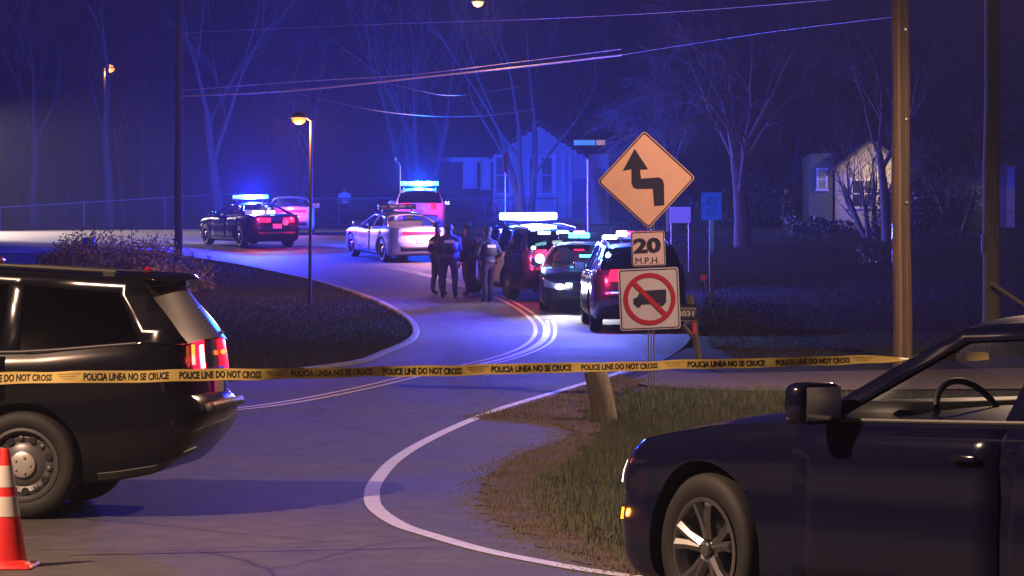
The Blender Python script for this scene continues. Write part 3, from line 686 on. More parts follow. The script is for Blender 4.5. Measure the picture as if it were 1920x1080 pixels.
# light bars and lamps on them
def wp(root, v): 
    bpy.context.view_layer.update(); return root.matrix_world @ Vector(v)
BLUE = (.03, .10, 1); CYAN = (.02, .38, 1); RED = (1, .02, .08); WHITE = (.85, .95, 1); VIOL = (.35, .15, 1)
def bar_on(root, I, sp, mats, x=None, w=1.2, lamps=(), lh=.11):
    x = x or (2.75 if sp is SEDAN else 2.55); b = light_bar(root, x-I['H'], I['roofz'](x)+.145, mats, w, lh=lh)
    for (yy, dz, dx, col, wt, r) in lamps:
        light('bar_lamp', (dx, yy, dz), col, wt, r, parent=b)
bar_on(far_black, I3, SEDAN, [bluelit, cyanlit, hotwhite, cyanlit, hotwhite, cyanlit], lamps=[(0, .25, .2, (.01,.03,1), 21000, .12)])
bar_on(silver, I5, SEDAN, [blackp, trim, trim, blackp])
bar_on(white_suv, I6, SUV, [cyanlit, cyanlit, hotcyan, cyanlit, hotcyan, cyanlit], w=1.45, lh=.15, lamps=[(0, .25, .25, (.005,.07,1), 17000, .12)])
bar_on(mid_suv, I7, SUV, [hotcyan, hotwhite, hotwhite, hotwhite, hotwhite, hotwhite, hotcyan], w=1.45, lh=.16, lamps=[(0, .28, .30, (.02, .025, 1), 9000, .15), (.3, .30, .3, (.8,.6,.9), 350, .12)])
bar_on(front_car, I8, SEDAN, [trim, cyanlit, cyanlit, trim], w=1.0)
bar_on(big_suv, I9, SUV, [pinklit, redlens, redlens, redlens], x=4.2, w=.9)
q = MB(); q.box((4.42-2.5, -.60, 1.87), (.16, .30, .07), bev=.02); q.build('warning_lamp', hotwhite, big_suv, smooth=40)
light('warning_lamp_light', (4.75-2.5, -.75, 1.95), (.10, .22, 1), 1600, .06, parent=big_suv)
for (x_, y_, z_, w_, mm) in ((4.90, -.42, 1.66, .30, hotcyan), (4.90, .05, 1.66, .30, hotwhite), (4.90, .48, 1.66, .28, pinklit), (4.98, -.72, 1.31, .10, hotwhite), (5.02, .30, .96, .22, cyanlit), (5.02, -.30, .96, .22, redlit)):
    q = MB(); q.box((x_-2.5, y_, z_), (.07, w_, .07), bev=.02); q.build('rear_flasher', mm, mid_suv, smooth=40)
light('rear_flasher_light', (5.15-2.5, 0, 1.7), (.25, .5, 1), 500, .08, parent=mid_suv)
for sd in (1, -1):  # spotlights and grille lamps added to give this car more bright points
    q = MB(); q.lathe([(.10, -.07), (.10, .05), (.085, .07), (.02, .075)], n=18); o = q.build('extra_spotlight', hotwhite if sd > 0 else steel, front_car, smooth=50); o.location = (1.55-2.54, sd*.93, 1.16); o.rotation_euler = (0, R(-90), 0)
q = MB(); q.box((1.95-2.54, -.15, 1.20), (.05, .30, .06), bev=.015); q.build('windshield_flasher', cyanlit, front_car, smooth=40)
for y_ in (-.25, .25):
    q = MB(); q.box((.0-2.54, y_, .66), (.05, .14, .05), bev=.012); q.build('extra_grille_flasher', hotwhite, front_car, smooth=40)
# rear-window flashers of the far black sedan
q = MB(); q.box((4.30-2.54, -.35, 1.16), (.06, .42, .10), bev=.02); q.box((4.30-2.54, .1, 1.16), (.06, .3, .10), bev=.02); q.build('rear_flasher', pinklit, far_black, smooth=40)
light('rear_flasher_light', (4.75-2.54, -.5, 1.35), (1, .25, .5), 220, .06, parent=far_black)
light('rear_flasher_light', (4.75-2.54, 0, 1.35), CYAN, 300, .06, parent=far_black)
q = MB(); q.lathe([(.11, 0), (.09, .008), (.01, .01)], n=10); o = q.build('door_seal', platem, far_black); o.location = (2.55, .28, .84); o.rotation_euler = (0, R(90), 0)
light('tail_or_fill_light', (2.75, -.7, .95), RED, 80, .05, parent=far_black); light('tail_or_fill_light', (2.75, .7, .95), RED, 80, .05, parent=far_black)
light('tail_or_fill_light', (2.9, 0, 1.0), RED, 200, .1, parent=far_red)
light('tail_or_fill_light', (2.9, .2, 1.2), (1, .45, .75), 450, .1, parent=silver)  # added pinkish fill behind the trunk, in place of other cars' flashes
light('tail_or_fill_light', (2.8, -.8, 1.25), RED, 25, .05, parent=white_suv); light('tail_or_fill_light', (2.8, .8, 1.25), RED, 25, .05, parent=white_suv)
light('tail_or_fill_light', (2.75, -.85, 1.1), RED, 60, .05, parent=mid_suv)
light('tail_or_fill_light', (2.75, -.85, 1.1), RED, 60, .05, parent=big_suv)
# headlamps of the car facing us
for sd in (1, -1):
    q = MB(); c = I8['surf'](.07, .78, sd, .02); q.ball(c, (.05, .10, .06), 12); q.build('headlamp_bulb', headlit, front_car)
    light('headlamp_light', c + Vector((-.12, 0, 0)), (.85, .85, 1), 330, .05, parent=front_car, spot=110, dirv=(-1, 0, -.16), blend=.9)
for sd in (1, -1):
    q = MB(); c = I3['surf'](.07, .78, sd, .02); q.ball(c, (.05, .10, .06), 12); q.build('headlamp_bulb', headlit, far_black)
    light('headlamp_light', c + Vector((-.12, 0, 0)), (1, .80, .6), 500, .05, parent=far_black, spot=80, dirv=(-1, -.12, -.05), blend=.9)
tan_sheen = mat('dusty glass', (.05, .042, .03), .22, var=.15, scale=2, spec=.5)  # tan glass colour stands in for the warm reflection on the hatch
for o in near_suv.children:
    if o.name.startswith('rear_window'): o.data.materials[0] = tan_sheen
# near SUV extras
s1 = I1['surf']
q = MB(); q.grid([[s1(t, v, -1, .027) for v in (.76, .86, .96)] for t in np.linspace(.917, .932, 4)]); q.build('reverse_lamp', whitelit, near_suv)
q = MB(); q.grid([[s1(t, v, -1, .026) for v in (.80, .90, .97)] for t in np.linspace(.888, .898, 4)]); q.build('side_marker', orangelit, near_suv)
for o in near_suv.children:
    if o.name.startswith('tail_lamp'): o.data.materials[0] = mat('glowing red lens', (.5, .01, .02), .2, emit=(1, .01, .05), es=2.2)
light('tail_or_fill_light', s1(.915, .86, -1, .14), RED, 9, .04, parent=near_suv)
q = MB(); q.ball(s1(.950, .88, 1, .03), (.02, .05, .02), 10); q.build('rear_marker', orangelit, near_suv)
q = MB(); q.box((4.44-2.5, 0, 1.775), (.05, .34, .03), bev=.01); q.build('brake_lamp', redlens, near_suv)
q = MB(); q.tube([(2.22, .05, 1.30), (2.31, .05, 1.36)], .018, 8); q.ball((2.32, .05, 1.365), .03, 10); q.build('wiper_hub', blackp, near_suv, smooth=40)
q = MB(); q.tube([(2.31, .05, 1.34), (2.36, .60, 1.30)], .010, 6); q.build('rear_wiper', blackp, near_suv)
q = MB(); pts = [s1(t, .74, -1, .012) for t in (.945, .97, .999)] + [s1(t, .74, 1, .012) for t in (.97, .945)]; q.tube(pts, .012, 6); q.build('hatch_trim', chrome, near_suv, smooth=40)
q = MB(); q.box((3.1-2.5, .5, 1.85), (.16, .25, .05), bev=.015); q.build('roof_beacon', redlens, near_suv, smooth=40)
q = MB(); q.box((3.0-2.5, .33, 1.855), (.06, .03, .06), bev=.01); q.build('beacon_lens', mat('lit violet lens', (.4, .1, .6), .3, emit=(.8, .12, 1), es=4), near_suv)
q = MB(); q.grid([[s1(t, v, -1, .004) for v in (.02, .07)] for t in np.linspace(I1['s_of'](4.25), .93, 8)]); q.build('lower_valance', trim, near_suv, solid=.01)
# near sedan marker lamps
s2 = I2['surf']
I2['patch']('side_marker', amberlit, .126, .136, .44, .53, .010, sides=(-1,), ns_=3, nv_=2)
q = MB(); q.grid([[s2(t, v, -1, .022) for v in (.74, .83, .92)] for t in np.linspace(.098, .128, 6)]); q.build('position_lamp', mat('dim headlamp', (.7, .6, .6), .2, emit=(1, .72, .75), es=3), near_sedan)
light('marker_light', s2(.131, .50, -1, .10), (1, .30, .03), 2.5, .02, parent=near_sedan)

# ------------------------------------------------------------------ street furniture
def sign_face(root, poly, mt, y, name, th=.002):
    q = MB(); q.prism(poly, y, y - th); return q.build(name, mt, root)
def rrect(w, h, r, n=5, rot=0, c=(0, 0)):
    out = []
    for sx, sy, a0 in ((1, 1, 0), (-1, 1, 90), (-1, -1, 180), (1, -1, 270)):
        for k in range(n+1):
            a = R(a0 + 90*k/n); out.append(Vector((sx*(w/2-r) + r*math.cos(a), sy*(h/2-r) + r*math.sin(a))))
    return [(c[0] + p.x*math.cos(rot) - p.y*math.sin(rot), c[1] + p.x*math.sin(rot) + p.y*math.cos(rot)) for p in out]
def ring(root, o_, i_, mt, y, name):
    V_, T_ = cdt_mesh(o_, [i_]); q = MB(); q.add([(v.x, y, v.y) for v in V_], T_); return q.build(name, mt, root, solid=.001)
sy = mat('yellow sign sheeting', (.80, .47, .38), .55, var=.06, scale=6); sw = mat('white sign sheeting', (.60, .56, .70), .55, var=.06, scale=6)
sb = mat('sign black', (.025, .022, .07), .5); sp2 = mat('plaque sheeting', (.72, .53, .60), .55, var=.06, scale=6); sr = mat('sign red', (.45, .02, .06), .5)
ds = 38.; sc_ = F / ds; base = Wp(1221, 745, ds)
sg = empty('road_sign', (base.x, ds, hz(ds)), 0, 'road sign stacking a yellow winding arrow diamond, a 20 plate and a no trucks plate', 'road sign')
def SP(px, row): return ((px - 1221) / sc_, CH + (540-row)/sc_ - hz(ds))
q = MB(); q.box((0, .03, 1.62), (.012, .03, 3.34)); q.box((-.035, .02, 1.62), (.02, .02, 3.34)); q.box((.035, .02, 1.62), (.02, .02, 3.34)); q.build('post', steel, sg)
def plate(c, w, h, rad, rot, mt, bord, gap, bw, name='plate'):
    pr = empty(name, (0, 0, 0)); pr.parent = sg
    cc = SP(*c); sign_face(pr, rrect(w, h, rad, rot=rot, c=cc), steel, 0, 'backing', .003)
    sign_face(pr, rrect(w-.004, h-.004, rad, rot=rot, c=cc), mt, -.0035, 'face', .001)
    ring(pr, rrect(w-2*gap, h-2*gap, rad*.8, rot=rot, c=cc), rrect(w-2*gap-2*bw, h-2*gap-2*bw, rad*.7, rot=rot, c=cc), bord, -.0065, 'border')
    return pr, cc
pr, cc = plate((1212, 337), .905, .905, .045, R(45+2.5), sy, sb, .012, .016)
arrow = [(1190, 279), (1168, 320), (1184.4, 317), (1184.5, 343), (1188, 351), (1195, 354), (1224.5, 353.5), (1227, 386), (1245.5, 384.5), (1245, 345), (1242, 336), (1235, 332.5), (1202, 335), (1200, 318), (1215, 317)]
sign_face(pr, [SP(*p) for p in arrow], sb, -.0065, 'arrow')
pr, cc = plate((1215.5, 466.5),   .44, .455, .03, R(2.5), sp2, sb, .008, .010)
def signtext(pr, txt, px0, row0, wpx, hpx, mt, rot=R(2.5), bold=.02):
    c0 = SP(px0, row0)
    def pl(u, v): return Vector((c0[0] + u*math.cos(rot) - v*math.sin(rot), -.0075, c0[1] + u*math.sin(rot) + v*math.cos(rot)))
    return text_obj('lettering', txt, mt, wpx/sc_, hpx/sc_, pr, pl, bold)
signtext(pr, '20', 1188, 476, 52, 29, sb, bold=.05); signtext(pr, 'M.P.H.', 1192, 495.5, 45, 12, sb, bold=0)
pr, cc = plate((1217.5, 560.5), .785, .80, .035, R(2.5), sw, sb, .016, .012)
def circ(c, r, n=40): return [(c[0]+r*math.cos(2*math.pi*k/n), c[1]+r*math.sin(2*math.pi*k/n)) for k in range(n)]
truck = [(1188, 560), (1188, 571), (1191, 571), (1193, 575), (1197, 577), (1201, 575), (1203, 571), (1236, 569), (1237, 572.5), (1241, 574), (1245, 572), (1246, 568.5), (1249, 568), (1249, 542.5), (1208, 545), (1208, 549), (1199, 550), (1195, 557)]
sign_face(pr, [SP(*p) for p in truck], sb, -.0065, 'truck_symbol')
cc = SP(1218, 560.5); ring(pr, circ(cc, 49/sc_), circ(cc, 40.5/sc_), sr, -.0090, 'prohibition_ring')
dv = Vector((1, -1)).normalized(); nn = Vector((1, 1)).normalized()*4.5/sc_; a_ = Vector(cc) - dv*43/sc_; b_ = Vector(cc) + dv*43/sc_
sign_face(pr, [tuple(a_-nn), tuple(b_-nn), tuple(b_+nn), tuple(a_+nn)], sr, -.0085, 'prohibition_bar')

# pale notice sign; the blue light on it is painted into its face
d = 70.; s_ = F/d; b0 = Wp(1334, 570, d)
t = empty('notice_sign', (b0.x, d, hz(d)), 0, 'small notice sign on a tall post on the lawn, bright blue light painted on its face', 'sign')
q = MB(); q.box((0, .03, 1.32), (.10, .05, 2.64)); q.build('post', mat('pale post', (.55, .52, .5), .5), t)
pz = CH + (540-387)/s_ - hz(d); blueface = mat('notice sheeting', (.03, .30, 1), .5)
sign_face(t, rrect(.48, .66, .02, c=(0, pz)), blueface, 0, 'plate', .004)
for (x0, z0, w_, h_) in ((-.09, .06, .03, .15), (-.06, .195, .07, .02), (-.06, .06, .07, .02), (.03, .06, .07, .02), (.03, .125, .05, .02), (.03, .195, .07, .02), (.085, .14, .02, .06), (.085, .07, .02, .05)):
    q = MB(); q.box((x0+w_/2, -.007, pz+z0+h_/2-.02), (w_, .002, h_)); q.build('symbol_stroke', mat('sign blue ink', (.03, .05, .2), .5), t)
for k in range(3):
    q = MB(); q.box((0, -.007, pz-.06-.07*k), (.26-.05*(k == 2), .002, .012)); q.build('text_line', MATS['sign blue ink'], t)
d = 84.; b0 = Wp(1275, 480, d); t = empty('yard_sign', (b0.x, d, hz(d)), 0, 'blank pale yard sign just right of the yellow diamond', 'sign')
q = MB(); zc = CH + (540-403)/(F/d) - hz(d); q.box((0, 0, zc), (.62, .02, .46)); q.build('panel', mat('yard board', (.6, .58, .6), .6), t)
q = MB(); q.tube([(-.25, 0, 0), (-.25, 0, zc)], .015); q.build('leg', steel, t); q = MB(); q.tube([(.25, 0, 0), (.25, 0, zc)], .015); q.build('leg', steel, t)
# glowing red reflector wand
d = 64.; b0 = Wp(1344, 575, d); t = empty('reflector_wand', (b0.x, d, hz(d)), 0, 'thin leaning stake with a round glowing red reflector beside the notice sign post', 'marker stake')
tp = Wp(1319, 522, d) - Vector((b0.x, d, hz(d))); q = MB(); q.tube([(0, 0, 0), tuple(tp)], .010); q.build('stake', steel, t)
q = MB(); q.lathe([(.075, -.008), (.075, .008), (.01, .012)], axis='y', n=18, c=tuple(tp+Vector((0, -.02, .02)))); q.build('reflector', mat('glowing red reflector', (.7, .02, .08), .25, emit=(1, .02, .1), es=.12), t)  # faint red emission put in for the light a reflector returns
# mailbox
d = 47.; s_ = F/d; b0 = Wp(1312, 680, d); t = empty('mailbox', (b0.x, d, hz(d)), 0, 'roadside mailbox numbered 2031 on a leaning pale wooden post behind the no trucks sign', 'mailbox')
tp = Wp(1293, 553, d) - Vector((b0.x, d, hz(d)))
q = MB(); q.tube([(0, 0, -.05), tuple(tp*.5), tuple(tp)], .055, 4); q.build('post', greyw, t)
q = MB(); q.tube([tuple(tp*.35+Vector((0, -.01, 0))), tuple(tp*.55+Vector((-.18, -.01, .03)))], .035, 4); q.build('brace', greyw, t)
q = MB(); zt = (tp*.62).z; q.box((-.28, 0, zt+.03), (.42, .12, .04)); q.build('arm', greyw, t)
q = MB(); prof = [(-.1, 0), (.1, 0), (.1, .14)] + [(.1*math.cos(a), .14+.1*math.sin(a)) for a in np.linspace(0, math.pi, 9)[1:-1]] + [(-.1, .14)]
vs = [(-.48, y, zt+.05+z) for y, z in prof] + [(-.06, y, zt+.05+z) for y, z in prof]; n_ = len(prof)
q.add(vs, [tuple(range(n_)), tuple(range(2*n_-1, n_-1, -1))] + [(i, (i+1) % n_, (i+1) % n_+n_, i+n_) for i in range(n_)]); q.build('box', mat('mailbox paint', (.03, .03, .04), .4, .3), t, smooth=40)
text_obj('number', '2031', mat('number white', (.7, .65, .62), .5), .26, .085, t, lambda u, v: Vector((-.36+u, -.104, zt+.09+v)), .03)
q = MB(); rp = tp*.6; q.box((rp.x+.005, -.062, rp.z-.08), (.05, .006, .19)); q.build('reflector', MATS['glowing red reflector'], t)
# leaning wooden stub post
d = 33.5; b0 = Wp(1138, 790, d); t = MB(); tp = Wp(1116, 694, d) - b0
t.tube([(0, 0, -.1), tuple(tp*.5), tuple(tp*.97), tuple(tp)], [.150, .140, .135, .125], 18)
o = tag(t.build('stub_post', greyw, smooth=40), 'short thick leaning wooden stub post in the grass left of the road sign', 'wooden post'); o.location = b0
# traffic cone
d = 17.2; b0 = Vector(((9-960)/F*d, d, 0)); t = empty('traffic_cone', b0, 0, 'red orange traffic cone with two white bands at the left edge', 'traffic cone')
conem = mat('cone plastic', (.75, .03, .03), .42); band = mat('reflective band', (.72, .68, .62), .4)
q = MB(); q.box((0, 0, .018), (.36, .36, .036), bev=.015); q.lathe([(.155, .034), (.142, .05), (.128, .06)], n=32); q.build('base', conem, t, smooth=40)
rad = lambda z: .128 - (.128-.028)*(z-.06)/.65
def seg(z0, z1, mt, nm, o_=0):
    q = MB(); q.lathe([(rad(z0)+o_, z0), (rad(z1)+o_, z1)], n=32); return q.build(nm, mt, t, smooth=60)
q = MB(); q.lathe([(rad(.06), .06), (rad(.69), .69), (.024, .71), (.014, .71)], n=32); q.build('body', conem, t, smooth=60)
seg(.315, .43, band, 'white_band', .002); seg(.485, .61, band, 'white_band', .002)

# utility poles
def pole(name, label, cat, px0, row0, d, r0, r1, h, lean=0, mt=wood, grp=None):
    b = Wp(px0, row0, d); root = empty(name, (b.x, d, hz(d)), 0, label, cat, grp)
    q = MB(); pts = [(lean*k/12*h + .012*math.sin(k*1.3), 0, -.1 + (h+.1)*k/12) for k in range(13)]; q.tube(pts, [r0+(r1-r0)*k/12 for k in range(13)], 20); q.build('shaft', mt, root, smooth=60); return root
pa = pole('utility_pole', 'thick brown wooden utility pole with a conduit, left of the greenish pole', 'utility pole', 1692, 690, 46, .155, .125, 9, -.0065)
q = MB(); q.tube([(.02-.0065*z, -.16+.002*z, z) for z in np.linspace(0, 9, 12)], .022, 8); q.build('conduit', mat('grey conduit', (.16, .13, .12), .6), pa, smooth=60)
q = MB(); q.tube([(-.05-.0065*z, -.155+.002*z, z) for z in np.linspace(0, 9, 12)], .009, 6); q.build('ground_wire', cable, pa)
for z in (2.6, 3.9, 5.3):
    q = MB(); q.tube([(.06-.0065*z, -.13, z), (.06-.0065*z, -.19, z)], .02, 8); q.build('bolt', steel, pa)
for z in (1.75, 2.15): q = MB(); q.box((-.16, -.03, z), (.012, .06, .22)); q.build('reflector_strip', chrome, pa)
pb = pole('utility_pole', 'slimmer greenish wooden utility pole rising behind the sedan at the right edge', 'utility pole', 1858, 650, 55, .175, .12, 10, .0035, mt=mat('green tinged pole wood', (.22, .18, .10), .9, var=.4, scale=5, bump=.8)); streak(MATS['green tinged pole wood'])
q = MB(); q.box((-.18, -.04, 1.9), (.012, .06, .35)); q.build('reflector_strip', chrome, pb)
q = MB(); p0 = Wp(1858, 530, 54.6); p1 = Wp(2010, 632, 54.0); q.tube([tuple(p0), tuple(p1)], .035, 8)
tag(q.build('guy_guard', mat('yellow guard', (.35, .28, .12), .5), smooth=40), 'yellowish guy wire guard slanting down from the right utility pole', 'guy wire guard')
pl = pole('utility_pole', 'dark slender utility pole standing in the weeds left of the black patrol sedan', 'utility pole', 334, 490, 90, .125, .10, 9, .004, mt=mat('dark pole wood', (.035, .03, .03), .9, var=.3, scale=5)); 
# street lamps
def lamp_head(root, c, dirx, mt, name='lamp_head', r=.16):
    q = MB(); q.lathe([(.04, .16), (.13, .12), (r, .02), (r*.95, 0)], c=c, n=16); q.build(name, darkmetal, root, smooth=50)
    q = MB(); q.ball(Vector(c)+Vector((0, 0, -.02)), (r*.75, r*.75, r*.6), 14); q.build('lamp_globe', mt, root, smooth=60)
sodium = mat('sodium lamp', (.02, .012, .006), .3, emit=(1, .25, .04), es=3); sodium_y = mat('yellow lamp', (.02, .012, .006), .3, emit=(1, .55, .16), es=3)
d = 70.; s_ = F/d; b0 = Wp(581, 571, d); sl = empty('street_lamp', (b0.x, d, hz(d)), 0, 'thin dark street lamp with an orange glow standing on the grass island', 'street lamp', 'street lamps')
h_ = CH + (540-226)/s_ - hz(d)
q = MB(); q.tube([(0, 0, 0), (.02, 0, h_*.5), (.03, 0, h_)], [.05, .042, .035], 10); q.build('pole', mat('dark reddish lamp pole', (.07, .04, .04), .6, .3), sl, smooth=50)  # one dark reddish tone over the whole pole
q = MB(); q.tube([(.03, 0, h_-.02), (-.08, 0, h_+.06), (-.24, 0, h_+.14)], .02, 8); q.build('arm', darkmetal, sl, smooth=50)
lamp_head(sl, (-.26, 0, h_+.05), -1, sodium, r=.22)
light('lamp_light', (-.26, -.10, h_-.16), (1, .36, .12), 900, .12, parent=sl)
d = 150.; b0 = Wp(196, 418, d); s3 = empty('street_lamp', (b0.x, d, hz(d)), 0, 'distant orange street lamp high among the dark trees at upper left', 'street lamp', 'street lamps')
h_ = CH + (540-124)/(F/d) - hz(d); q = MB(); q.tube([(0, 0, 0), (0, 0, h_)], [.12, .08], 10); q.build('pole', darkmetal, s3)
q = MB(); q.tube([(0, 0, h_-.1), (.25, -.1, h_+.05)], .04, 6); q.build('arm', darkmetal, s3); lamp_head(s3, (.27, -.1, h_-.12), 1, mat('far sodium lamp', (.02, .012, .006), .3, emit=(1, .24, .04), es=3), r=.34)
light('lamp_light', (.27, -.35, h_-.35), (1, .35, .12), 260, .1, parent=s3)
c4 = Wp(896, 4, 82); s4 = empty('hanging_lamp', c4, 0, 'yellow street lamp hanging at the top centre of the view', 'street lamp', 'street lamps')
lamp_head(s4, (0, 0, 0), -1, sodium_y, r=.2); q = MB(); q.tube([(0, 0, .14), (0, 0, .75)], .02, 6); q.build('drop_rod', darkmetal, s4)
light('lamp_light', (0, -.12, -.35), (1, .6, .26), 550, .15, parent=s4)
# street lamp just outside the left of the frame that lights the foreground
for (lx, ly, w_, lab) in ((-9.4, 13.0, 9000, 'street lamp on the near left corner beside the camera'), (7.8, 34.0, 4300, 'street lamp on the right verge beyond the near sedan')):
    s5 = empty('street_lamp', (lx, ly, 0), 0, lab, 'street lamp', 'street lamps')
    q = MB(); q.tube([(0, 0, 0), (0, 0, 8.5)], [.15, .11], 12); q.build('pole', wood, s5, smooth=50)
    q = MB(); q.tube([(0, 0, 8.2), (1.5*(-1 if lx > 0 else 1), 0, 8.6)], .04, 8); q.build('arm', darkmetal, s5)
    lamp_head(s5, (1.6*(-1 if lx > 0 else 1), 0, 8.5), 1, sodium_y, r=.2); light('lamp_light', (1.6*(-1 if lx > 0 else 1), 0, 8.20), (1, .62, .40), w_, .15, parent=s5, spot=150 if lx < 0 else 168, dirv=(.15 if lx < 0 else -.15, 0, -1), blend=.3)
s6 = empty('street_lamp', (-24.3, 115.5, hz(115.5)), 0, 'street lamp beyond the left edge that lights the far road', 'street lamp', 'street lamps')
q = MB(); q.tube([(0, 0, 0), (0, 0, 5.2)], [.12, .09], 10); q.build('pole', darkmetal, s6); q = MB(); q.tube([(0, 0, 5.0), (1.2, 0, 5.3)], .04, 6); q.build('arm', darkmetal, s6)
lamp_head(s6, (1.3, 0, 5.2), 1, sodium_y, r=.2); light('lamp_light', (1.3, 0, 4.9), (1, .78, .64), 22000, .15, parent=s6, spot=112, dirv=(.9, -.25, -1), blend=.5)

# overhead cables
def cable_obj(pts, r, label):
    P = catmull([tuple(p) for p in pts], 8); q = MB(); q.tube([tuple(p) for p in P], r, 6)
    return tag(q.build('power_cable', cable, smooth=60), label, 'overhead cable', 'overhead cables')
cable_obj([Wp(330, 181, 90), Wp(560, 169, 88), Wp(830, 141, 85.5), Wp(1000, 123, 80), Wp(1166, 103, 74)], .026, 'bright overhead cable rising from the left pole to the upper centre')
cable_obj([Wp(332, 170, 90), Wp(560, 153, 88), Wp(760, 141, 86), Wp(960, 118, 80), Wp(1166, 92, 74)], .012, 'thin overhead cable running just above the bright one')
cable_obj([Wp(1166, 103, 74), Wp(1430, 62, 58), Wp(1692, 30, 46.2)], .006, 'unlit continuation of the bright cable, coloured black, up to the brown utility pole').data.materials[0] = ink  # unlit stretch: its darkness is put in as black colour
cable_obj([Wp(560, 176, 134), Wp(680, 203, 120), Wp(780, 216, 114), Wp(860, 218.5, 116), Wp(930, 215, 118), Wp(1000, 205, 120)], .020, 'short sagging cable in front of the house roof, the lowest')
cable_obj([Wp(690, 146, 128), Wp(790, 171, 118), Wp(850, 179, 112), Wp(925, 171, 114), Wp(985, 160, 116)], .016, 'short sagging cable between the bare trees, above the lowest')
cable_obj([Wp(334, 62, 90), Wp(700, 46, 84), Wp(1000, 36, 74), Wp(1300, 20, 62), Wp(1692, -12, 46.2)], .007, 'faint cable crossing near the top of the view')

cable_obj([Wp(334, -60, 90), Wp(896, -47, 82), Wp(1300, -110, 65), Wp(1690, -260, 46.2)], .015, 'span wire above the view that carries the hanging lamp')
# police tape
tapem = mat('tape plastic', (.58, .44, .13), .5, var=.06, scale=4)
tp_root = empty('police_tape', Wp(0, 708, 17.5), 0, 'yellow police line tape stretched across the whole road', 'police tape')
TA = Wp(-120, 711, 17.3); TB = Wp(1640, 674, 18.6); TC = Wp(1850, 668, 18.8)
def tape_p(px, v=0):
    k = (px + 120) / (1640 + 120); p = TA.lerp(TB, k); sag = -.012 * math.sin(math.pi * k) + .0016*math.sin(px*.021) + .001*math.sin(px*.067)
    hh = .0765 - .020*max(0, min(1, k)); tw = .35*math.sin(px*.0061+1) + .30*math.sin(px*.027) * math.sin(px*.011); sag += .002*math.sin(px*.043+1)*math.sin(px*.009)
    if px > 1560: tw += (px-1560)/90*1.1
    return p + Vector((0, math.sin(tw) * v * hh, sag + math.cos(tw) * v * hh)) - tp_root.location
q = MB(); q.grid([[tape_p(px, v) for v in (-.5, -.17, .17, .5)] for px in range(-120, 1880, 8)]); q.build('strip', tapem, tp_root, smooth=60)
for px0, w_, txt in ((-68, 152, 'POLICE LINE DO NOT CROSS'), (140, 153, 'POLICIA LINEA NO SE CRUCE'), (312, 149, 'POLICE LINE DO NOT CROSS'), (516, 151, 'POLICIA LINEA NO SE CRUCE'), (687, 147, 'POLICE LINE DO NOT CROSS'), (890, 153, 'POLICIA LINEA NO SE CRUCE'), (1062, 148, 'POLICE LINE DO NOT CROSS'), (1268, 152, 'POLICIA LINEA NO SE CRUCE'), (1442, 148, 'POLICE LINE DO NOT CROSS')):
    text_obj('lettering', txt, ink, w_, 1, tp_root, lambda u, v: tape_p(px0+u, (v-.5)*.62) + Vector((0, -.0012, 0)), .035)
for px0 in (93, 468, 843, 1222, 1596):
    for k, (a, b) in enumerate(((.22, .30), (.02, .10), (-.18, -.12))):
        q = MB(); i_ = 4*k; q.grid([[tape_p(px, v) + Vector((0, -.0012, 0)) for v in (a, b)] for px in range(px0+i_, px0+43-i_, 6)]); q.build('small_print', mat('faded ink', (.30, .20, .05), .6), tp_root)

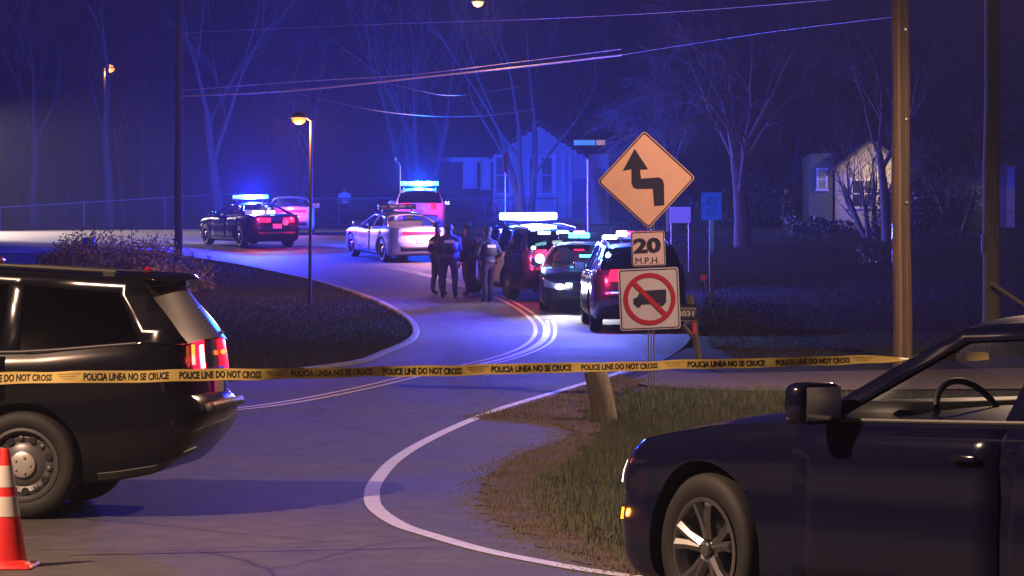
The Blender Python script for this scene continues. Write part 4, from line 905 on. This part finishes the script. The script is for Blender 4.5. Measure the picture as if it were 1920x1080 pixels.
# ------------------------------------------------------------------ people
skinm = mat('skin', (.35, .2, .14), .6); navy = mat('navy uniform', (.018, .02, .05), .8, var=.2, scale=6); navyl = mat('dark vest', (.012, .013, .02), .7)
shirtw = mat('white shirt', (.85, .83, .80), .8); greyt = mat('grey trousers', (.12, .12, .12), .85); bootm = mat('boot leather', (.015, .015, .015), .5)
def person(label, px, row, h, face, pose, top=navy, legs=navy, cap=True, group='officers standing in the road', bald=False):
    g0 = G(px, row); root = empty('person', g0, face, label, 'person', group); k = h / 1.80
    # skeleton (front = -y)
    V = []; E = []; RR = []
    def v(p, r, par=None):
        V.append(Vector(p)*k); RR.append((r*k) if not hasattr(r, '__len__') else tuple(a*k for a in r))
        if par is not None: E.append((par, len(V)-1))
        return len(V)-1
    lw = pose.get('w', .10)
    pel = v((0, 0, .97), (.195, .14)); sp1 = v((0, .005, 1.12), (.19, .14), pel); sp2 = v((0, 0, 1.30), (.215, .15), sp1); ch = v((0, .01, 1.44), (.19, .12), sp2)
    nk = v((0, 0, 1.54), .062, ch); hd = v((0, -.015, 1.62), (.075, .085), nk); ht = v((0, -.01, 1.72), (.078, .095), hd); hh = v((0, 0, 1.79), (.04, .05), ht)
    for sd in (1, -1):
        st = pose.get('step', .05) * sd
        hp = v((sd*.11, 0, .90), .118, pel); kn = v((sd*(lw+.01), st*.5-.02, .50), .084, hp); cf = v((sd*lw*1.05, st*.8+.01, .34), .074, kn); an = v((sd*lw*1.1, st, .09), .058, cf)
        to = v((sd*lw*1.25, st-.15, .045), (.040, .035), an)
        a = pose.get('armL' if sd > 0 else 'armR', 'down'); shd = v((sd*.215, .01, 1.42), .078, ch)
        if a == 'down': el = (sd*.30, .03, 1.13); wr = (sd*.30, -.05, .88); hn = (sd*.295, -.07, .79)
        elif a == 'belt': el = (sd*.36, .06, 1.16); wr = (sd*.20, -.14, 1.04); hn = (sd*.13, -.17, 1.02)
        elif a == 'cross': el = (sd*.26, -.02, 1.15); wr = (sd*.04, -.22, 1.20); hn = (-sd*.05, -.23, 1.22)
        elb = v(el, .060, shd); wri = v(wr, .042, elb); 
        pose.setdefault('_h', []).append((Vector(wr)*k, Vector(hn)*k, sd))
    me = bpy.data.meshes.new('body'); me.from_pydata(V, E, []); body = bpy.data.objects.new('body', me); COL.objects.link(body)
    md = body.modifiers.new('skin', 'SKIN'); md.use_smooth_shade = True
    for i, sv in enumerate(me.skin_vertices[0].data):
        r = RR[i]; sv.radius = r if hasattr(r, '__len__') else (r, r); sv.use_root = (i == 0)
    body.modifiers.new('sub', 'SUBSURF').levels = 2; body.modifiers['sub'].render_levels = 2
    bpy.context.view_layer.update()
    nm = bpy.data.meshes.new_from_object(body.evaluated_get(bpy.context.evaluated_depsgraph_get())); bpy.data.objects.remove(body)
    # hands with fingers, nose and ears joined in
    q = MB()
    for wr, hn, sd in pose['_h']:
        dr = (hn-wr).normalized(); q.tube([wr, wr+dr*.03*k, hn], [.026*k, .030*k, .034*k], 8)
        sdv = dr.cross(Vector((1, 0, 0))).normalized()
        for j, ln in enumerate((.060, .072, .078, .068)):
            b = hn + sdv*(j-1.5)*.018*k; inn = Vector((-sd, 0, 0))*.014*k
            q.tube([b, b+dr*ln*.5*k+inn*.4, b+dr*ln*k+inn*1.8], [.0095*k, .009*k, .006*k], 6)
        b = wr+dr*.03*k - sdv*.03*k; q.tube([b, b-sdv*.03*k+dr*.02*k, b-sdv*.035*k+dr*.055*k], [.012*k, .010*k, .007*k], 6)
    q.ball(Vector((0, -.118, 1.655))*k, Vector((.014, .02, .025))*k, 8)
    for sd in (1, -1): q.ball(Vector((sd*.085, 0, 1.66))*k, Vector((.012, .022, .032))*k, 8)
    hb = q.build('body', skinm); bm = bmesh.new(); bm.from_mesh(nm); n0 = len(bm.faces); bm.from_mesh(hb.data); bm.to_mesh(nm); bm.free(); bpy.data.objects.remove(hb)
    nm.materials.clear()
    for mm in (skinm, top, legs, bootm, navyl): nm.materials.append(mm)
    for i, p_ in enumerate(nm.polygons):
        z = p_.center.z / k; x = abs(p_.center.x)/k
        if i >= n0: mi = 0
        elif z > 1.53: mi = 4 if p_.center.y/k > -.02 else 0
        elif z > 1.00 or (x > .2 and z > .8): mi = 1 if z > .86 else 0
        elif z > .11: mi = 2
        else: mi = 3
        if i < n0 and .96 < z <= 1.01 and x < .2: mi = 4
        if i < n0 and top is shirtw and x > .2 and z < 1.20: mi = 0
        p_.material_index = mi; p_.use_smooth = True
    b = bpy.data.objects.new('body', nm); COL.objects.link(b); b.parent = root
    q = MB(); q.lathe([(.165, .965), (.172, 1.0), (.165, 1.02)], n=24); o = q.build('duty_belt', bootm, root, smooth=50); o.scale = (k*1.25, k*.95, k)
    q = MB(); q.box((.23, 0, .93), (.06, .12, .18), bev=.02); q.build('holster', bootm, root, smooth=50)
    q = MB(); q.box((-.23, .03, .97), (.05, .07, .10), bev=.01); q.build('radio_pouch', bootm, root, smooth=50)
    if top is navy:
        q = MB(); q.box((0, 0, 1.27), (.46, .35, .40), bev=.10); q.build('vest', navyl, root, smooth=60)
    if top is navy:
        q = MB(); q.box((.13*k, -.19*k, 1.42*k), (.06*k, .05*k, .09*k), bev=.01); q.build('radio', bootm, root, smooth=50)
        q = MB(); q.box((0, .180*k, 1.36*k), (.24*k, .006, .07*k)); q.build('back_patch', mat('grey reflective patch', (.45, .45, .48), .35), root)
    q = MB()
    if cap:
        q.lathe([(.098, 1.70), (.104, 1.73), (.10, 1.79), (.07, 1.825), (.01, 1.835)], n=20); q.box((0, -.12, 1.712), (.15, .10, .012), bev=.004); q.build('cap', navyl, root, smooth=50)
    else:
        q.ball((0, .008, 1.73), (.088, .102, .085), 14); q.build('hair', mat('dark hair', (.02, .015, .012), .7), root, smooth=60)
    return root
person('officer at the left of the group in the road with a hand on the belt', 820, 553, 1.74, R(120), dict(armL='belt', armR='down', step=.06, w=.12))
person('tallest officer in front of the group, back to the camera with arms folded', 842, 560, 1.85, R(185), dict(armL='cross', armR='cross', step=-.05, w=.13))
person('officer third from the left in the group, legs apart in a cap', 877, 555, 1.72, R(235), dict(armL='down', armR='belt', step=.1, w=.13))
person('officer at the right of the group by the dark blue patrol vehicle', 914, 568, 1.80, R(215), dict(armL='belt', armR='belt', step=.05, w=.10))
person('distant officer in a white shirt standing with arms down by the fence', 646, 425, 1.80, R(10), dict(armL='down', armR='down', step=.04, w=.12), top=shirtw, legs=greyt, cap=False)
person('distant dark clothed figure standing on the lawn far right of the signs', 1474, 432, 1.75, R(20), dict(armL='down', armR='cross', step=.04, w=.10), cap=False)

# ------------------------------------------------------------------ trees
def tree(name, label, px, row, d, h, r0, seed, group='bare trees behind the scene', stems=1, spread=.25, depthn=5, twig=.9, droop=0, mt=bark, base_frac=.3, kids=3, cat='bare tree', leafy=None, up=.35):
    b = Wp(px, row, d); b.z = hz(d); rg_ = random.Random(seed); root = empty(name, b, 0, label, cat, group)
    tr = MB(); cr_ = MB(); leaves = []
    def grow(p, dr, ln, r, lev, mb):
        n_ = 3 if lev < 3 else 2; pts = [p]; rs = [r]; q_ = p.copy(); dd = dr.copy()
        for i in range(n_):
            dd = (dd + Vector((rg_.uniform(-1, 1), rg_.uniform(-1, 1), rg_.uniform(-.6, .6)))*.13 + Vector((0, 0, up*.12 if lev < 3 else -droop*.4))).normalized()
            q_ = q_ + dd*ln/n_; pts.append(q_.copy()); rs.append(r*(1-.42*(i+1)/n_))
        mb.tube(pts, rs, 8 if lev == 0 else (5 if lev < 3 else 3), cap=False)
        if lev >= depthn:
            leaves.append(q_); return
        for c in range(kids + (1 if lev > 2 else 0)):
            t = rg_.uniform(.45, 1) if c else 1; j = min(n_-1, int(t*n_)); st_ = pts[j].lerp(pts[j+1], t*n_-j) if t < 1 else pts[-1]
            ang = rg_.uniform(.25, .75) if c else rg_.uniform(.05, .3); ax = Vector((rg_.uniform(-1, 1), rg_.uniform(-1, 1), rg_.uniform(-.3, .3))).normalized()
            nd = (Matrix.Rotation(ang, 3, dd.cross(ax).normalized()) @ dd).normalized()
            grow(st_, nd, ln*rg_.uniform(.6, .82), max(.006, rs[-1]*rg_.uniform(.55, .85)), lev+1, cr_)
    for s_ in range(stems):
        a = 2*math.pi*(s_+rg_.random()*.5)/stems; dr = Vector((math.cos(a)*spread, math.sin(a)*spread*.7, 1)).normalized() if stems > 1 else Vector((rg_.uniform(-.04, .04), 0, 1))
        grow(Vector((math.cos(a)*r0*.8, math.sin(a)*r0*.6, -.1)) if stems > 1 else Vector((0, 0, -.1)), dr, h*base_frac*rg_.uniform(.9, 1.15), r0, 0, tr)
    tr.build('trunk', mt, root, smooth=60); cr_.build('crown', mt, root)
    if leafy:
        nleaf, sz, lm = leafy; q = MB()
        for _ in range(nleaf):
            c = rg_.choice(leaves) + Vector((rg_.gauss(0, .15), rg_.gauss(0, .15), rg_.gauss(0, .15))); u = Vector((rg_.gauss(0, 1), rg_.gauss(0, 1), rg_.gauss(0, 1))).normalized()*sz; w = u.cross(Vector((rg_.gauss(0, 1), rg_.gauss(0, 1), 1))).normalized()*sz*.5
            q.add([c-u, c+w, c+u, c-w], [(0, 1, 2, 3)])
        q.build('foliage', lm, root)
    return root
tree('bare_tree', 'bare tree with a broad forked trunk below the distant orange lamp', 204, 425, 131, 14, .26, 11, kids=2, depthn=5)
tree('bare_tree', 'tall bare tree rising directly behind the black patrol sedan', 412, 420, 126, 17, .26, 12, base_frac=.28, kids=3)
tree('bare_tree', 'many stemmed bare tree behind the cyan light bar', 785, 424, 129, 15, .20, 13, stems=4, spread=.22, kids=3, depthn=4)
tree('bare_tree', 'slender bare tree in front of the house porch', 985, 424, 124, 15, .17, 14, stems=3, spread=.08, kids=2, depthn=5)
tree('bare_tree', 'drooping fine twigged tree right of the yellow diamond', 1262, 420, 118, 9, .16, 15, stems=2, kids=4, droop=.6, depthn=5, spread=.15)
tree('bare_tree', 'shaggy trunk tree on the lawn right of the notice sign', 1392, 468, 97, 8.5, .30, 16, kids=4, droop=.5, depthn=5, base_frac=.36)
tree('bare_tree', 'low spreading crape myrtle of thin stems before the pale gable house', 1632, 438, 108, 5.2, .12, 17, stems=8, spread=.55, kids=3, depthn=4, leafy=(500, .035, mat('small leaf', (.10, .12, .08), .5)))
tree('bare_tree', 'thick dark trunk tree partly behind the brown utility pole', 1664, 446, 103, 11, .20, 18, kids=3, depthn=4)
tree('bare_tree', 'small dark bare tree leaning before the bluish house at far right', 1800, 440, 106, 6, .10, 19, stems=2, spread=.5, kids=3, depthn=4)
tree('bare_tree', 'bare tree left of the white shirted officer', 560, 424, 134, 14, .2, 20, kids=3, depthn=5)
tree('bare_tree', 'bare tree at the far left above the lit road', 60, 424, 132, 14, .22, 21, kids=3, depthn=5)
tree('bare_tree', 'tall bare tree behind the right house roof', 1480, 418, 150, 16, .25, 22, kids=3, depthn=5)
# woods behind everything, one dim mass
q = MB(); rg_ = random.Random(9)
def stick(p, dr, ln, r, lev):
    pts = [p]; dd = dr
    for i in range(2):
        dd = (dd + Vector((rg_.uniform(-1, 1), rg_.uniform(-1, 1), rg_.uniform(-.4, .8)))*.15).normalized(); pts.append(pts[-1]+dd*ln/2)
    q.tube(pts, [r, r*.8, r*.6], 3, cap=False)
    if lev < 4:
        for c in range(3):
            ax = Vector((rg_.uniform(-1, 1), rg_.uniform(-1, 1), .1)).normalized(); nd = (dd + ax*rg_.uniform(.2, .75)).normalized(); stick(pts[1].lerp(pts[2], rg_.random()), nd, ln*.66, r*.55, lev+1)
for i in range(90):
    d = rg_.uniform(158, 215); x = rg_.uniform(-.21, .21)*d; stick(Vector((x, d, hz(d))), Vector((rg_.uniform(-.06, .06), 0, 1)), rg_.uniform(4, 7), rg_.uniform(.10, .22), 0)
tag(q.build('woods', bark), 'dim bare wood stretching behind the houses', 'woods', kind='stuff')
# evergreen understory behind the lawn: leafy masses
lm = mat('evergreen leaf', (.045, .06, .035), .7, var=.4, scale=2)
def bush(name, label, px, row, d, w, dep, h, n, sz, seed, m, grp=None, cat='shrub', stems=6, kind=None, low=.0):
    b = Wp(px, row, d); b.z = hz(d); r = np.random.RandomState(seed); root = empty(name, b, 0, label, cat, grp)
    k = 14; cc = np.stack([r.uniform(-w/2, w/2, k), r.uniform(-dep/2, dep/2, k), r.uniform(low, h*.75, k)], 1); rad_ = r.uniform(.25, .5, k)*min(w, h)
    i = r.randint(0, k, n); u = r.normal(size=(n, 3)); u /= np.linalg.norm(u, axis=1)[:, None]; c = cc[i] + u*(rad_[i]*r.uniform(.5, 1.05, n))[:, None]*[1, .8, .8]; c[:, 2] = np.clip(c[:, 2], .03, h*1.15)
    a = r.normal(size=(n, 3)); a /= np.linalg.norm(a, axis=1)[:, None]; bb = np.cross(a, r.normal(size=(n, 3))); bb /= np.linalg.norm(bb, axis=1)[:, None]; s_ = sz*r.uniform(.6, 1.3, n)[:, None]
    v = np.stack([c-a*s_, c+bb*s_*.5, c+a*s_, c-bb*s_*.5], 1).reshape(-1, 3); f = (np.arange(n)[:, None]*4 + np.arange(4)).tolist()
    me = bpy.data.meshes.new('foliage'); me.from_pydata(v.tolist(), [], f); me.materials.append(m); o = bpy.data.objects.new('foliage', me); COL.objects.link(o); o.parent = root
    q = MB()
    for _ in range(stems):
        j = r.randint(0, k); q.tube([(cc[j, 0]*.3, cc[j, 1]*.3, -.02), tuple(cc[j]*[.7, .7, .6]), tuple(cc[j])], [.02, .014, .006], 4)
    q.build('stem', bark, root); return root
weed = mat('weed leaf', (.34, .25, .14), .75, var=.5, scale=3)
for i, (px, row, w, h, n) in enumerate(((150, 522, 1.5, 1.7, 1900), (200, 526, 1.4, 1.45, 1700), (255, 530, 1.5, 1.5, 1800), (305, 532, 1.5, 1.3, 1600), (350, 548, 1.3, .75, 900), (105, 518, 1.0, .8, 800))):
    bush('roadside_weeds', ['tall leafy weeds around the small blue box', 'leafy weeds just right of the small blue box', 'leafy weeds midway between the blue box and the dark pole', 'leafy weeds at the foot of the dark pole', 'low weeds right of the dark pole foot', 'low weeds leftmost in the patch behind the near roof'][i], px, row, depth(row), w, 1, h, n, .05, 30+i, weed, 'weeds on the grass island', 'weeds')
# upright weed stalks with leaves
rg2 = random.Random(5)
for i, (px, top, nl) in enumerate(((140, 432, 16), (152, 440, 12), (180, 425, 14), (205, 430, 18), (232, 428, 12), (250, 436, 14), (292, 430, 12), (322, 436, 10), (362, 470, 8), (395, 476, 7))):
    row = 516 if px < 350 else 505; d = depth(row); b = G(px, row); tz = CH + (540-top)/(F/d) - b.z
    tall = (px in (152, 180, 232, 250)); hh = tz + (.75 if tall else 0); lean = rg2.uniform(-.12, .12)
    root = empty('weed_stalk', b, 0, ['thin leafy stalk above the left weeds against the lit road', 'thin bare topped stalk among the weeds reaching above the lit road'][int(tall)], 'weed stalk', 'short weed stalks against the road' if not tall else 'tall weed stalks above the road')
    q = MB(); q.tube([(0, 0, 0), (lean*.4, 0, hh*.5), (lean, 0, hh)], [.012, .009, .004], 4)
    for k in range(4 if tall else 2): zz = hh*rg2.uniform(.5, .9); q.tube([(lean*zz/hh, 0, zz), (lean*zz/hh+rg2.uniform(-.2, .2), 0, zz+rg2.uniform(.1, .3))], [.006, .003], 3)
    q.build('stem', bark, root); q = MB()
    for k in range(nl*2):
        zz = tz*rg2.uniform(.25, 1.0); c = Vector((lean*zz/hh + rg2.uniform(-.09, .09), rg2.uniform(-.08, .08), zz)); u = Vector((rg2.uniform(-1, 1), rg2.uniform(-1, 1), rg2.uniform(-.2, 1))).normalized()*.045; w = u.cross(Vector((0, 1, .3))).normalized()*.022
        q.add([c-u, c+w, c+u, c-w], [(0, 1, 2, 3)])
    q.build('foliage', weed, root)
b = G(166, 512); q = MB(); d = b.y; zc = CH+(540-455)/(F/d) - b.z
t = empty('blue_box', b, 0, 'small dark blue box on a stake among the weeds at left', 'utility box'); q.box((0, 0, zc), (.34, .2, .30), bev=.03); q.build('box', mat('blue plastic', (.02, .04, .45), .4), t, smooth=40); q = MB(); q.box((0, .02, zc/2-.1), (.06, .06, zc-.2)); q.build('stake', greyw, t)
# shrubs near houses and on lawn
for i, (px, row, d, w, h, n, lab) in enumerate(((700, 424, 130, 2.4, 1.5, 1600, 'dark shrub between the white shirted officer and the cyan lit vehicle'), (860, 424, 132, 3, 1.0, 1500, 'low shrub below the left house windows'), (610, 424, 131, 1.6, 1.3, 900, 'shrub just left of the white shirted officer'),
    (1545, 432, 112, 3.0, .9, 1600, 'low glossy leaved shrub below the pale house window'), (1700, 440, 106, 2.6, 1.9, 1600, 'glossy leaved bush just right of the brown utility pole'), (1642, 492, 89, 1.0, .55, 500, 'low leafy clump left of the brown utility pole base'), (1380, 424, 125, 2.4, 2.2, 1400, 'tall dark bush behind the shaggy trunk tree'), (1740, 430, 120, 4, 2.2, 2200, 'wide dark bush between the two utility poles'), (1470, 424, 128, 5, 2.6, 3000, 'wide dark evergreen bush behind the distant dark figure'), (1270, 424, 128, 4, 2.0, 1800, 'dark bush behind the blank yard sign'))):
    bush('shrub', lab, px, row, d, w, 1.6, h, n, .07 if d < 100 else .09, 60+i, MATS['small leaf'] if i in (3, 4, 5) else lm, 'shrubs')
# ------------------------------------------------------------------ fence
fm = mat('fence pipe', (.20, .20, .21), .6, .2)
def chain_fence(label, A, B, h, drop=0):
    root = empty('wire_fence', (A[0], A[1], hz(A[1])), 0, label, 'fence', 'wire fences beyond the road'); a = Vector((0, 0, 0)); b = Vector((B[0]-A[0], B[1]-A[1], hz(B[1])-hz(A[1]))); L = b.length; n_ = max(2, int(L/3))
    q = MB(); q.tube([a+Vector((0, 0, h)), b+Vector((0, 0, h+drop))], .028, 8); q.build('top_rail', fm, root, smooth=50)
    for k in range(n_+1):
        p = a.lerp(b, k/n_); q = MB(); hk = h+drop*k/n_; q.tube([p, p+Vector((0, 0, hk+.05))], .03, 6); q.build('post', fm, root)
    q = MB(); st = .11; u = b/L; nn_ = int(L/st)
    for k in range(nn_):
        p = a+u*(k*st); hk = h + drop*k/nn_
        for sgn in (1, -1):
            e_ = p + u*sgn*hk
            if 0 <= (e_-a).dot(u) <= L: q.tube([p, e_+Vector((0, 0, hk))], .0025, 3, cap=False)
    tag(q.build('wire_mesh', fm, root), kind='stuff'); return root
A = Wp(500, 425, 129); B = Wp(1045, 425, 129); chain_fence('wire fence with a pale top rail running in front of the house', (A.x, A.y), (B.x, B.y), CH+(540-372)/(F/129)-hz(129))
A = Wp(0, 432, 122); B = Wp(455, 425, 129); chain_fence('wire fence with a faint top rail behind the weeds at left', (A.x, A.y), (B.x, B.y), .95, .55)
# ------------------------------------------------------------------ houses
brick = mat('dark red brick', (.22, .12, .10), .85, var=.3, scale=12, bump=.3); siding = mat('pale siding', (.62, .60, .58), .7, var=.08, scale=3)
shing = mat('roof shingle', (.10, .09, .09), .9, var=.4, scale=9, bump=.5); trimw = mat('white trim', (.82, .82, .82), .55); pane = mat('window pane', (.02, .02, .03), .4); blind = mat('window blind', (.8, .8, .82), .8)
def win(root, x, z, w, h, y, panes=2, blindm=None, rows=2):
    f = empty('window', (x, y, z)); f.parent = root
    for (cx, cz, ww, hh) in ((0, h/2+.04, w+.2, .09), (0, -h/2-.04, w+.24, .10), (-w/2-.04, 0, .09, h), (w/2+.04, 0, .09, h)):
        q = MB(); q.box((cx, -.03, cz), (ww, .07, hh)); q.build('frame', trimw, f)
    for i in range(panes):
        for j in range(rows):
            q = MB(); q.box((-w/2+w*(i+.5)/panes, .0, -h/2+h*(j+.5)/rows), (w/panes-.03, .02, h/rows-.03)); q.build('pane', blindm or pane, f)
    q = MB()
    for i in range(1, panes): q.box((-w/2+w*i/panes, -.02, 0), (.05, .05, h))
    for j in range(1, rows): q.box((0, -.018, -h/2+h*j/rows), (w, .045, .045))
    q.build('muntin', trimw, f)
def gable_roof(mb, x0, x1, y0, y1, z, rise, axis='x', ov=.45, th=.14):
    if axis == 'x':
        ym = (y0+y1)/2
        for (ya, yb_) in ((y0-ov, ym), (y1+ov, ym)):
            za = z - ov*rise/((y1-y0)/2)
            mb.add([(x0-ov, ya, za), (x1+ov, ya, za), (x1+ov, yb_, z+rise), (x0-ov, yb_, z+rise), (x0-ov, ya, za+th), (x1+ov, ya, za+th), (x1+ov, yb_, z+rise+th), (x0-ov, yb_, z+rise+th)], [(0, 1, 2, 3), (4, 5, 6, 7), (0, 1, 5, 4), (1, 2, 6, 5), (0, 3, 7, 4), (2, 3, 7, 6)])
    else:
        xm = (x0+x1)/2
        for (xa, xb_) in ((x0-ov, xm), (x1+ov, xm)):
            za = z - ov*rise/((x1-x0)/2)
            mb.add([(xa, y0-ov, za), (xa, y1, za), (xb_, y1, z+rise), (xb_, y0-ov, z+rise), (xa, y0-ov, za+th), (xa, y1, za+th), (xb_, y1, z+rise+th), (xb_, y0-ov, z+rise+th)], [(0, 1, 2, 3), (4, 5, 6, 7), (0, 1, 5, 4), (1, 2, 6, 5), (0, 3, 7, 4), (2, 3, 7, 6)])
d = 140.; s_ = F/d; O = Wp(960, 540, d); gz = hz(d)
def hx(px, dd=140.): return (px-960)/(F/dd)
def hzr(row, dd=140.): return CH+(540-row)/(F/dd) - gz
house = empty('house', (0, d, gz), 0, 'low house with a front gable and white framed windows behind the flashing lights', 'house')
q = MB(); zt = hzr(296); q.box(((hx(822)+hx(928))/2, 4.2, zt/2), (hx(928)-hx(822), 8, zt)); q.build('wing_wall', brick, house)
q = MB(); zt2 = hzr(292); q.box(((hx(929)+hx(1140))/2, 3.2, zt2/2), (hx(1140)-hx(929), 9.6, zt2)); q.build('wall', siding, house)
q = MB(); gable_roof(q, hx(822), hx(928), .2, 8.2, zt+.01, 1.5); gable_roof(q, hx(1090), hx(1142), .0, 8.2, zt2+.02, 1.2); q.build('roof', shing, house)
q = MB(); gable_roof(q, hx(931), hx(1088), -1.6, 8, zt2+.03, hzr(236)-zt2, axis='y', ov=.35); q.build('gable_roof', shing, house)
q = MB(); q.prism([(hx(935), zt2), (hx(1084), zt2), ((hx(935)+hx(1084))/2, hzr(240))], -1.60, -1.45); q.build('gable_wall', siding, house)
for k in range(7):
    z0 = zt2+.05+k*.17; fr_ = 1-(z0-zt2)/(hzr(240)-zt2); q = MB(); wdt = (hx(1084)-hx(935))*fr_
    q.box(((hx(935)+hx(1084))/2, -1.615, z0+.07), (max(.1, wdt-.1), .03, .13)); q.build('siding_board', siding, house)
q = MB(); q.box(((hx(826)+hx(928))/2, -.25, zt-.10), (hx(928)-hx(820)+.3, .06, .22)); q.build('fascia', trimw, house)
win(house, (hx(871)+hx(891))/2, (hzr(300)+hzr(350))/2, hx(891)-hx(871), hzr(300)-hzr(350), .18, 1, blind)
win(house, (hx(906)+hx(915))/2, (hzr(303)+hzr(352))/2, .30, hzr(303)-hzr(352), .18, 1, blind)
for (a, b_) in ((931, 954), (992, 1006), (1015, 1034)):
    win(house, (hx(a)+hx(b_))/2, (hzr(298)+hzr(364))/2, hx(b_)-hx(a), hzr(298)-hzr(364), -1.64 if False else -1.63, 1, pane)
for px in (928, 958, 1040, 1056, 1068, 1136):
    q = MB(); q.box((hx(px), -1.7, zt2/2), (.16, .16, zt2)); q.build('porch_post', trimw, house)
q = MB(); q.box((hx(1086), -1.63, 1.05), (.95, .06, 2.1)); dr_ = q.build('door', mat('blue door', (.12, .2, .35), .5), house); q = MB(); q.ball((hx(1086)+.38, -1.70, 1.0), .04, 8); q.build('handle', chrome, dr_)
q = MB(); q.box((hx(1094), -1.85, hzr(271)), (1.0, .12, .24)); q.build('porch_valance', mat('glowing valance', (.5, .6, .7), .5, emit=(.1, .45, 1), es=.5), house)  # strip glows by its own emission in place of lamplight on it
q = MB(); q.box((hx(1124), -1.86, hzr(271)), (.42, .12, .24)); q.build('porch_lamp', mat('lit porch lamp', (.7, .5, .3), .5, emit=(1, .5, .2), es=.35), house)
q = MB(); q.box((hx(1000), -1.2, .12), (hx(1140)-hx(929), 1.4, .24)); q.build('porch_step', concrete, house)
d = 124.; gz = hz(d); h2 = empty('house', (0, d, gz), 0, 'pale gable end house glimpsed through the crape myrtle beside the brown utility pole', 'house')
x0, x1 = (1566-960)/(F/d), (1700-960)/(F/d); zt = CH+(540-318)/(F/d)-gz; za = CH+(540-268)/(F/d)-gz
warmw = mat('cream siding', (.58, .50, .38), .7, var=.06, scale=3)
q = MB(); q.box(((x0+x1)/2, 5, zt/2), (x1-x0, 10, zt)); q.build('wall', warmw, h2)
q = MB(); q.prism([(x0, zt), (x1, zt), ((x0+x1)/2, za)], 0, .2); q.build('gable_wall', warmw, h2)
q = MB(); gable_roof(q, x0, x1, 0, 10, zt+.02, za-zt, axis='y', ov=.4); q.build('roof', shing, h2)
for k in range(14):
    q = MB(); q.box(((x0+x1)/2, -.012, .18+k*.19), (x1-x0, .02, .17)); 
    if .18+k*.19 < zt-.1: q.build('siding_board', warmw, h2)
win(h2, (1620-960)/(F/d), 1.5, 1.0, 1.1, -.06, 2, pane)
q = MB(); xx = (1541-960)/(F/d); q.box((xx, 2, 1.6), (.9, 4, 3.2)); q.build('side_wing', mat('green wall', (.16, .18, .12), .8), h2); win(h2, xx, 2.1, .30, .8, -.06, 1, mat('warm dim pane', (.3, .28, .15), .6, emit=(1, .8, .3), es=.06))
d = 128.; gz = hz(d); h3 = empty('house', (0, d, gz), 0, 'dim bluish house with a pale corner post at the far right', 'house'); x0, x1 = (1785-960)/(F/d), (1960-960)/(F/d)
q = MB(); q.box(((x0+x1)/2, 4, 1.4), (x1-x0, 8, 2.8)); q.build('wall', mat('blue grey wall', (.25, .28, .34), .8), h3)
q = MB(); gable_roof(q, x0, x1, 0, 8, 2.82, 1.4); q.build('roof', shing, h3)
q = MB(); q.box(((1893-960)/(F/d), -.3, 1.4), (.3, .3, 2.8)); q.build('corner_post', trimw, h3); win(h3, (1812-960)/(F/d), 1.5, 1.3, 1.3, -.03, 2, blind)
lw = Vector(((1655-960)/(F/124.), -.25, 2.55)); q = MB(); q.box(lw, (.14, .18, .22), bev=.03); q.build('wall_lamp', mat('warm wall lamp', (.8, .7, .5), .4, emit=(1, .75, .4), es=1.5), h2)
light('wall_lamp_light', lw + Vector((-.2, -1.2, -.2)), (1, .74, .45), 110, .1, parent=h2)
# stop sign edge-on and other thin posts by the fence
d = 101.; b0 = Wp(948, 440, d); t = empty('stop_sign', (b0.x, d, hz(d)), 0, 'red stop sign seen almost edge on before the house', 'stop sign')
zc = CH+(540-305)/(F/d)-hz(d); q = MB(); q.tube([(0, 0, 0), (0, 0, zc+.3)], .03, 6); q.build('post', steel, t)
q = MB(); q.prism([(.38*math.cos(R(22.5+45*k)), .38*math.sin(R(22.5+45*k))) for k in range(8)], -.01, .01); o = q.build('plate', mat('stop red', (.4, .02, .04), .5), t); o.location = (0, -.04, zc); o.rotation_euler = (0, 0, R(78))
d = 92.; b0 = Wp(1103, 470, d); q = MB(); q.tube([(0, 0, 0), (0, 0, CH+(540-298)/(F/d)-hz(d))], .04, 8); o = tag(q.build('steel_post', steel, smooth=50), 'thin bare steel post between the house door and the yellow diamond', 'post'); o.location = (b0.x, d, hz(d))
d = 119.; b0 = Wp(751, 440, d); q = MB(); zt = CH+(540-312)/(F/d)-hz(d); q.tube([(0, 0, 0), (0, 0, zt), (-.04, 0, zt+.12), (-.14, 0, zt+.2), (-.24, 0, zt+.26), (-.2, 0, zt+.33)], .025, 6); o = tag(q.build('hooked_post', steel, smooth=50), 'thin hooked post behind the vehicle with the cyan light bar', 'post'); o.location = (b0.x, d, hz(d))
# ------------------------------------------------------------------ air
q = MB(); q.box((0, 100, 10.5), (260, 300, 27)); o = q.build('haze', mat('unused')); o.data.materials.clear()
hm = bpy.data.materials.new('haze air'); hm.use_nodes = True; n = hm.node_tree; n.nodes.clear(); out = n.nodes.new('ShaderNodeOutputMaterial'); pv = n.nodes.new('ShaderNodeVolumePrincipled')
pv.inputs['Color'].default_value = (.78, .82, 1, 1); pv.inputs['Density'].default_value = HAZE; pv.inputs['Anisotropy'].default_value = .35
n.links.new(pv.outputs[0], out.inputs['Volume']); o.data.materials.append(hm); tag(o, 'faint night haze filling the air round the lights', 'haze', kind='stuff')
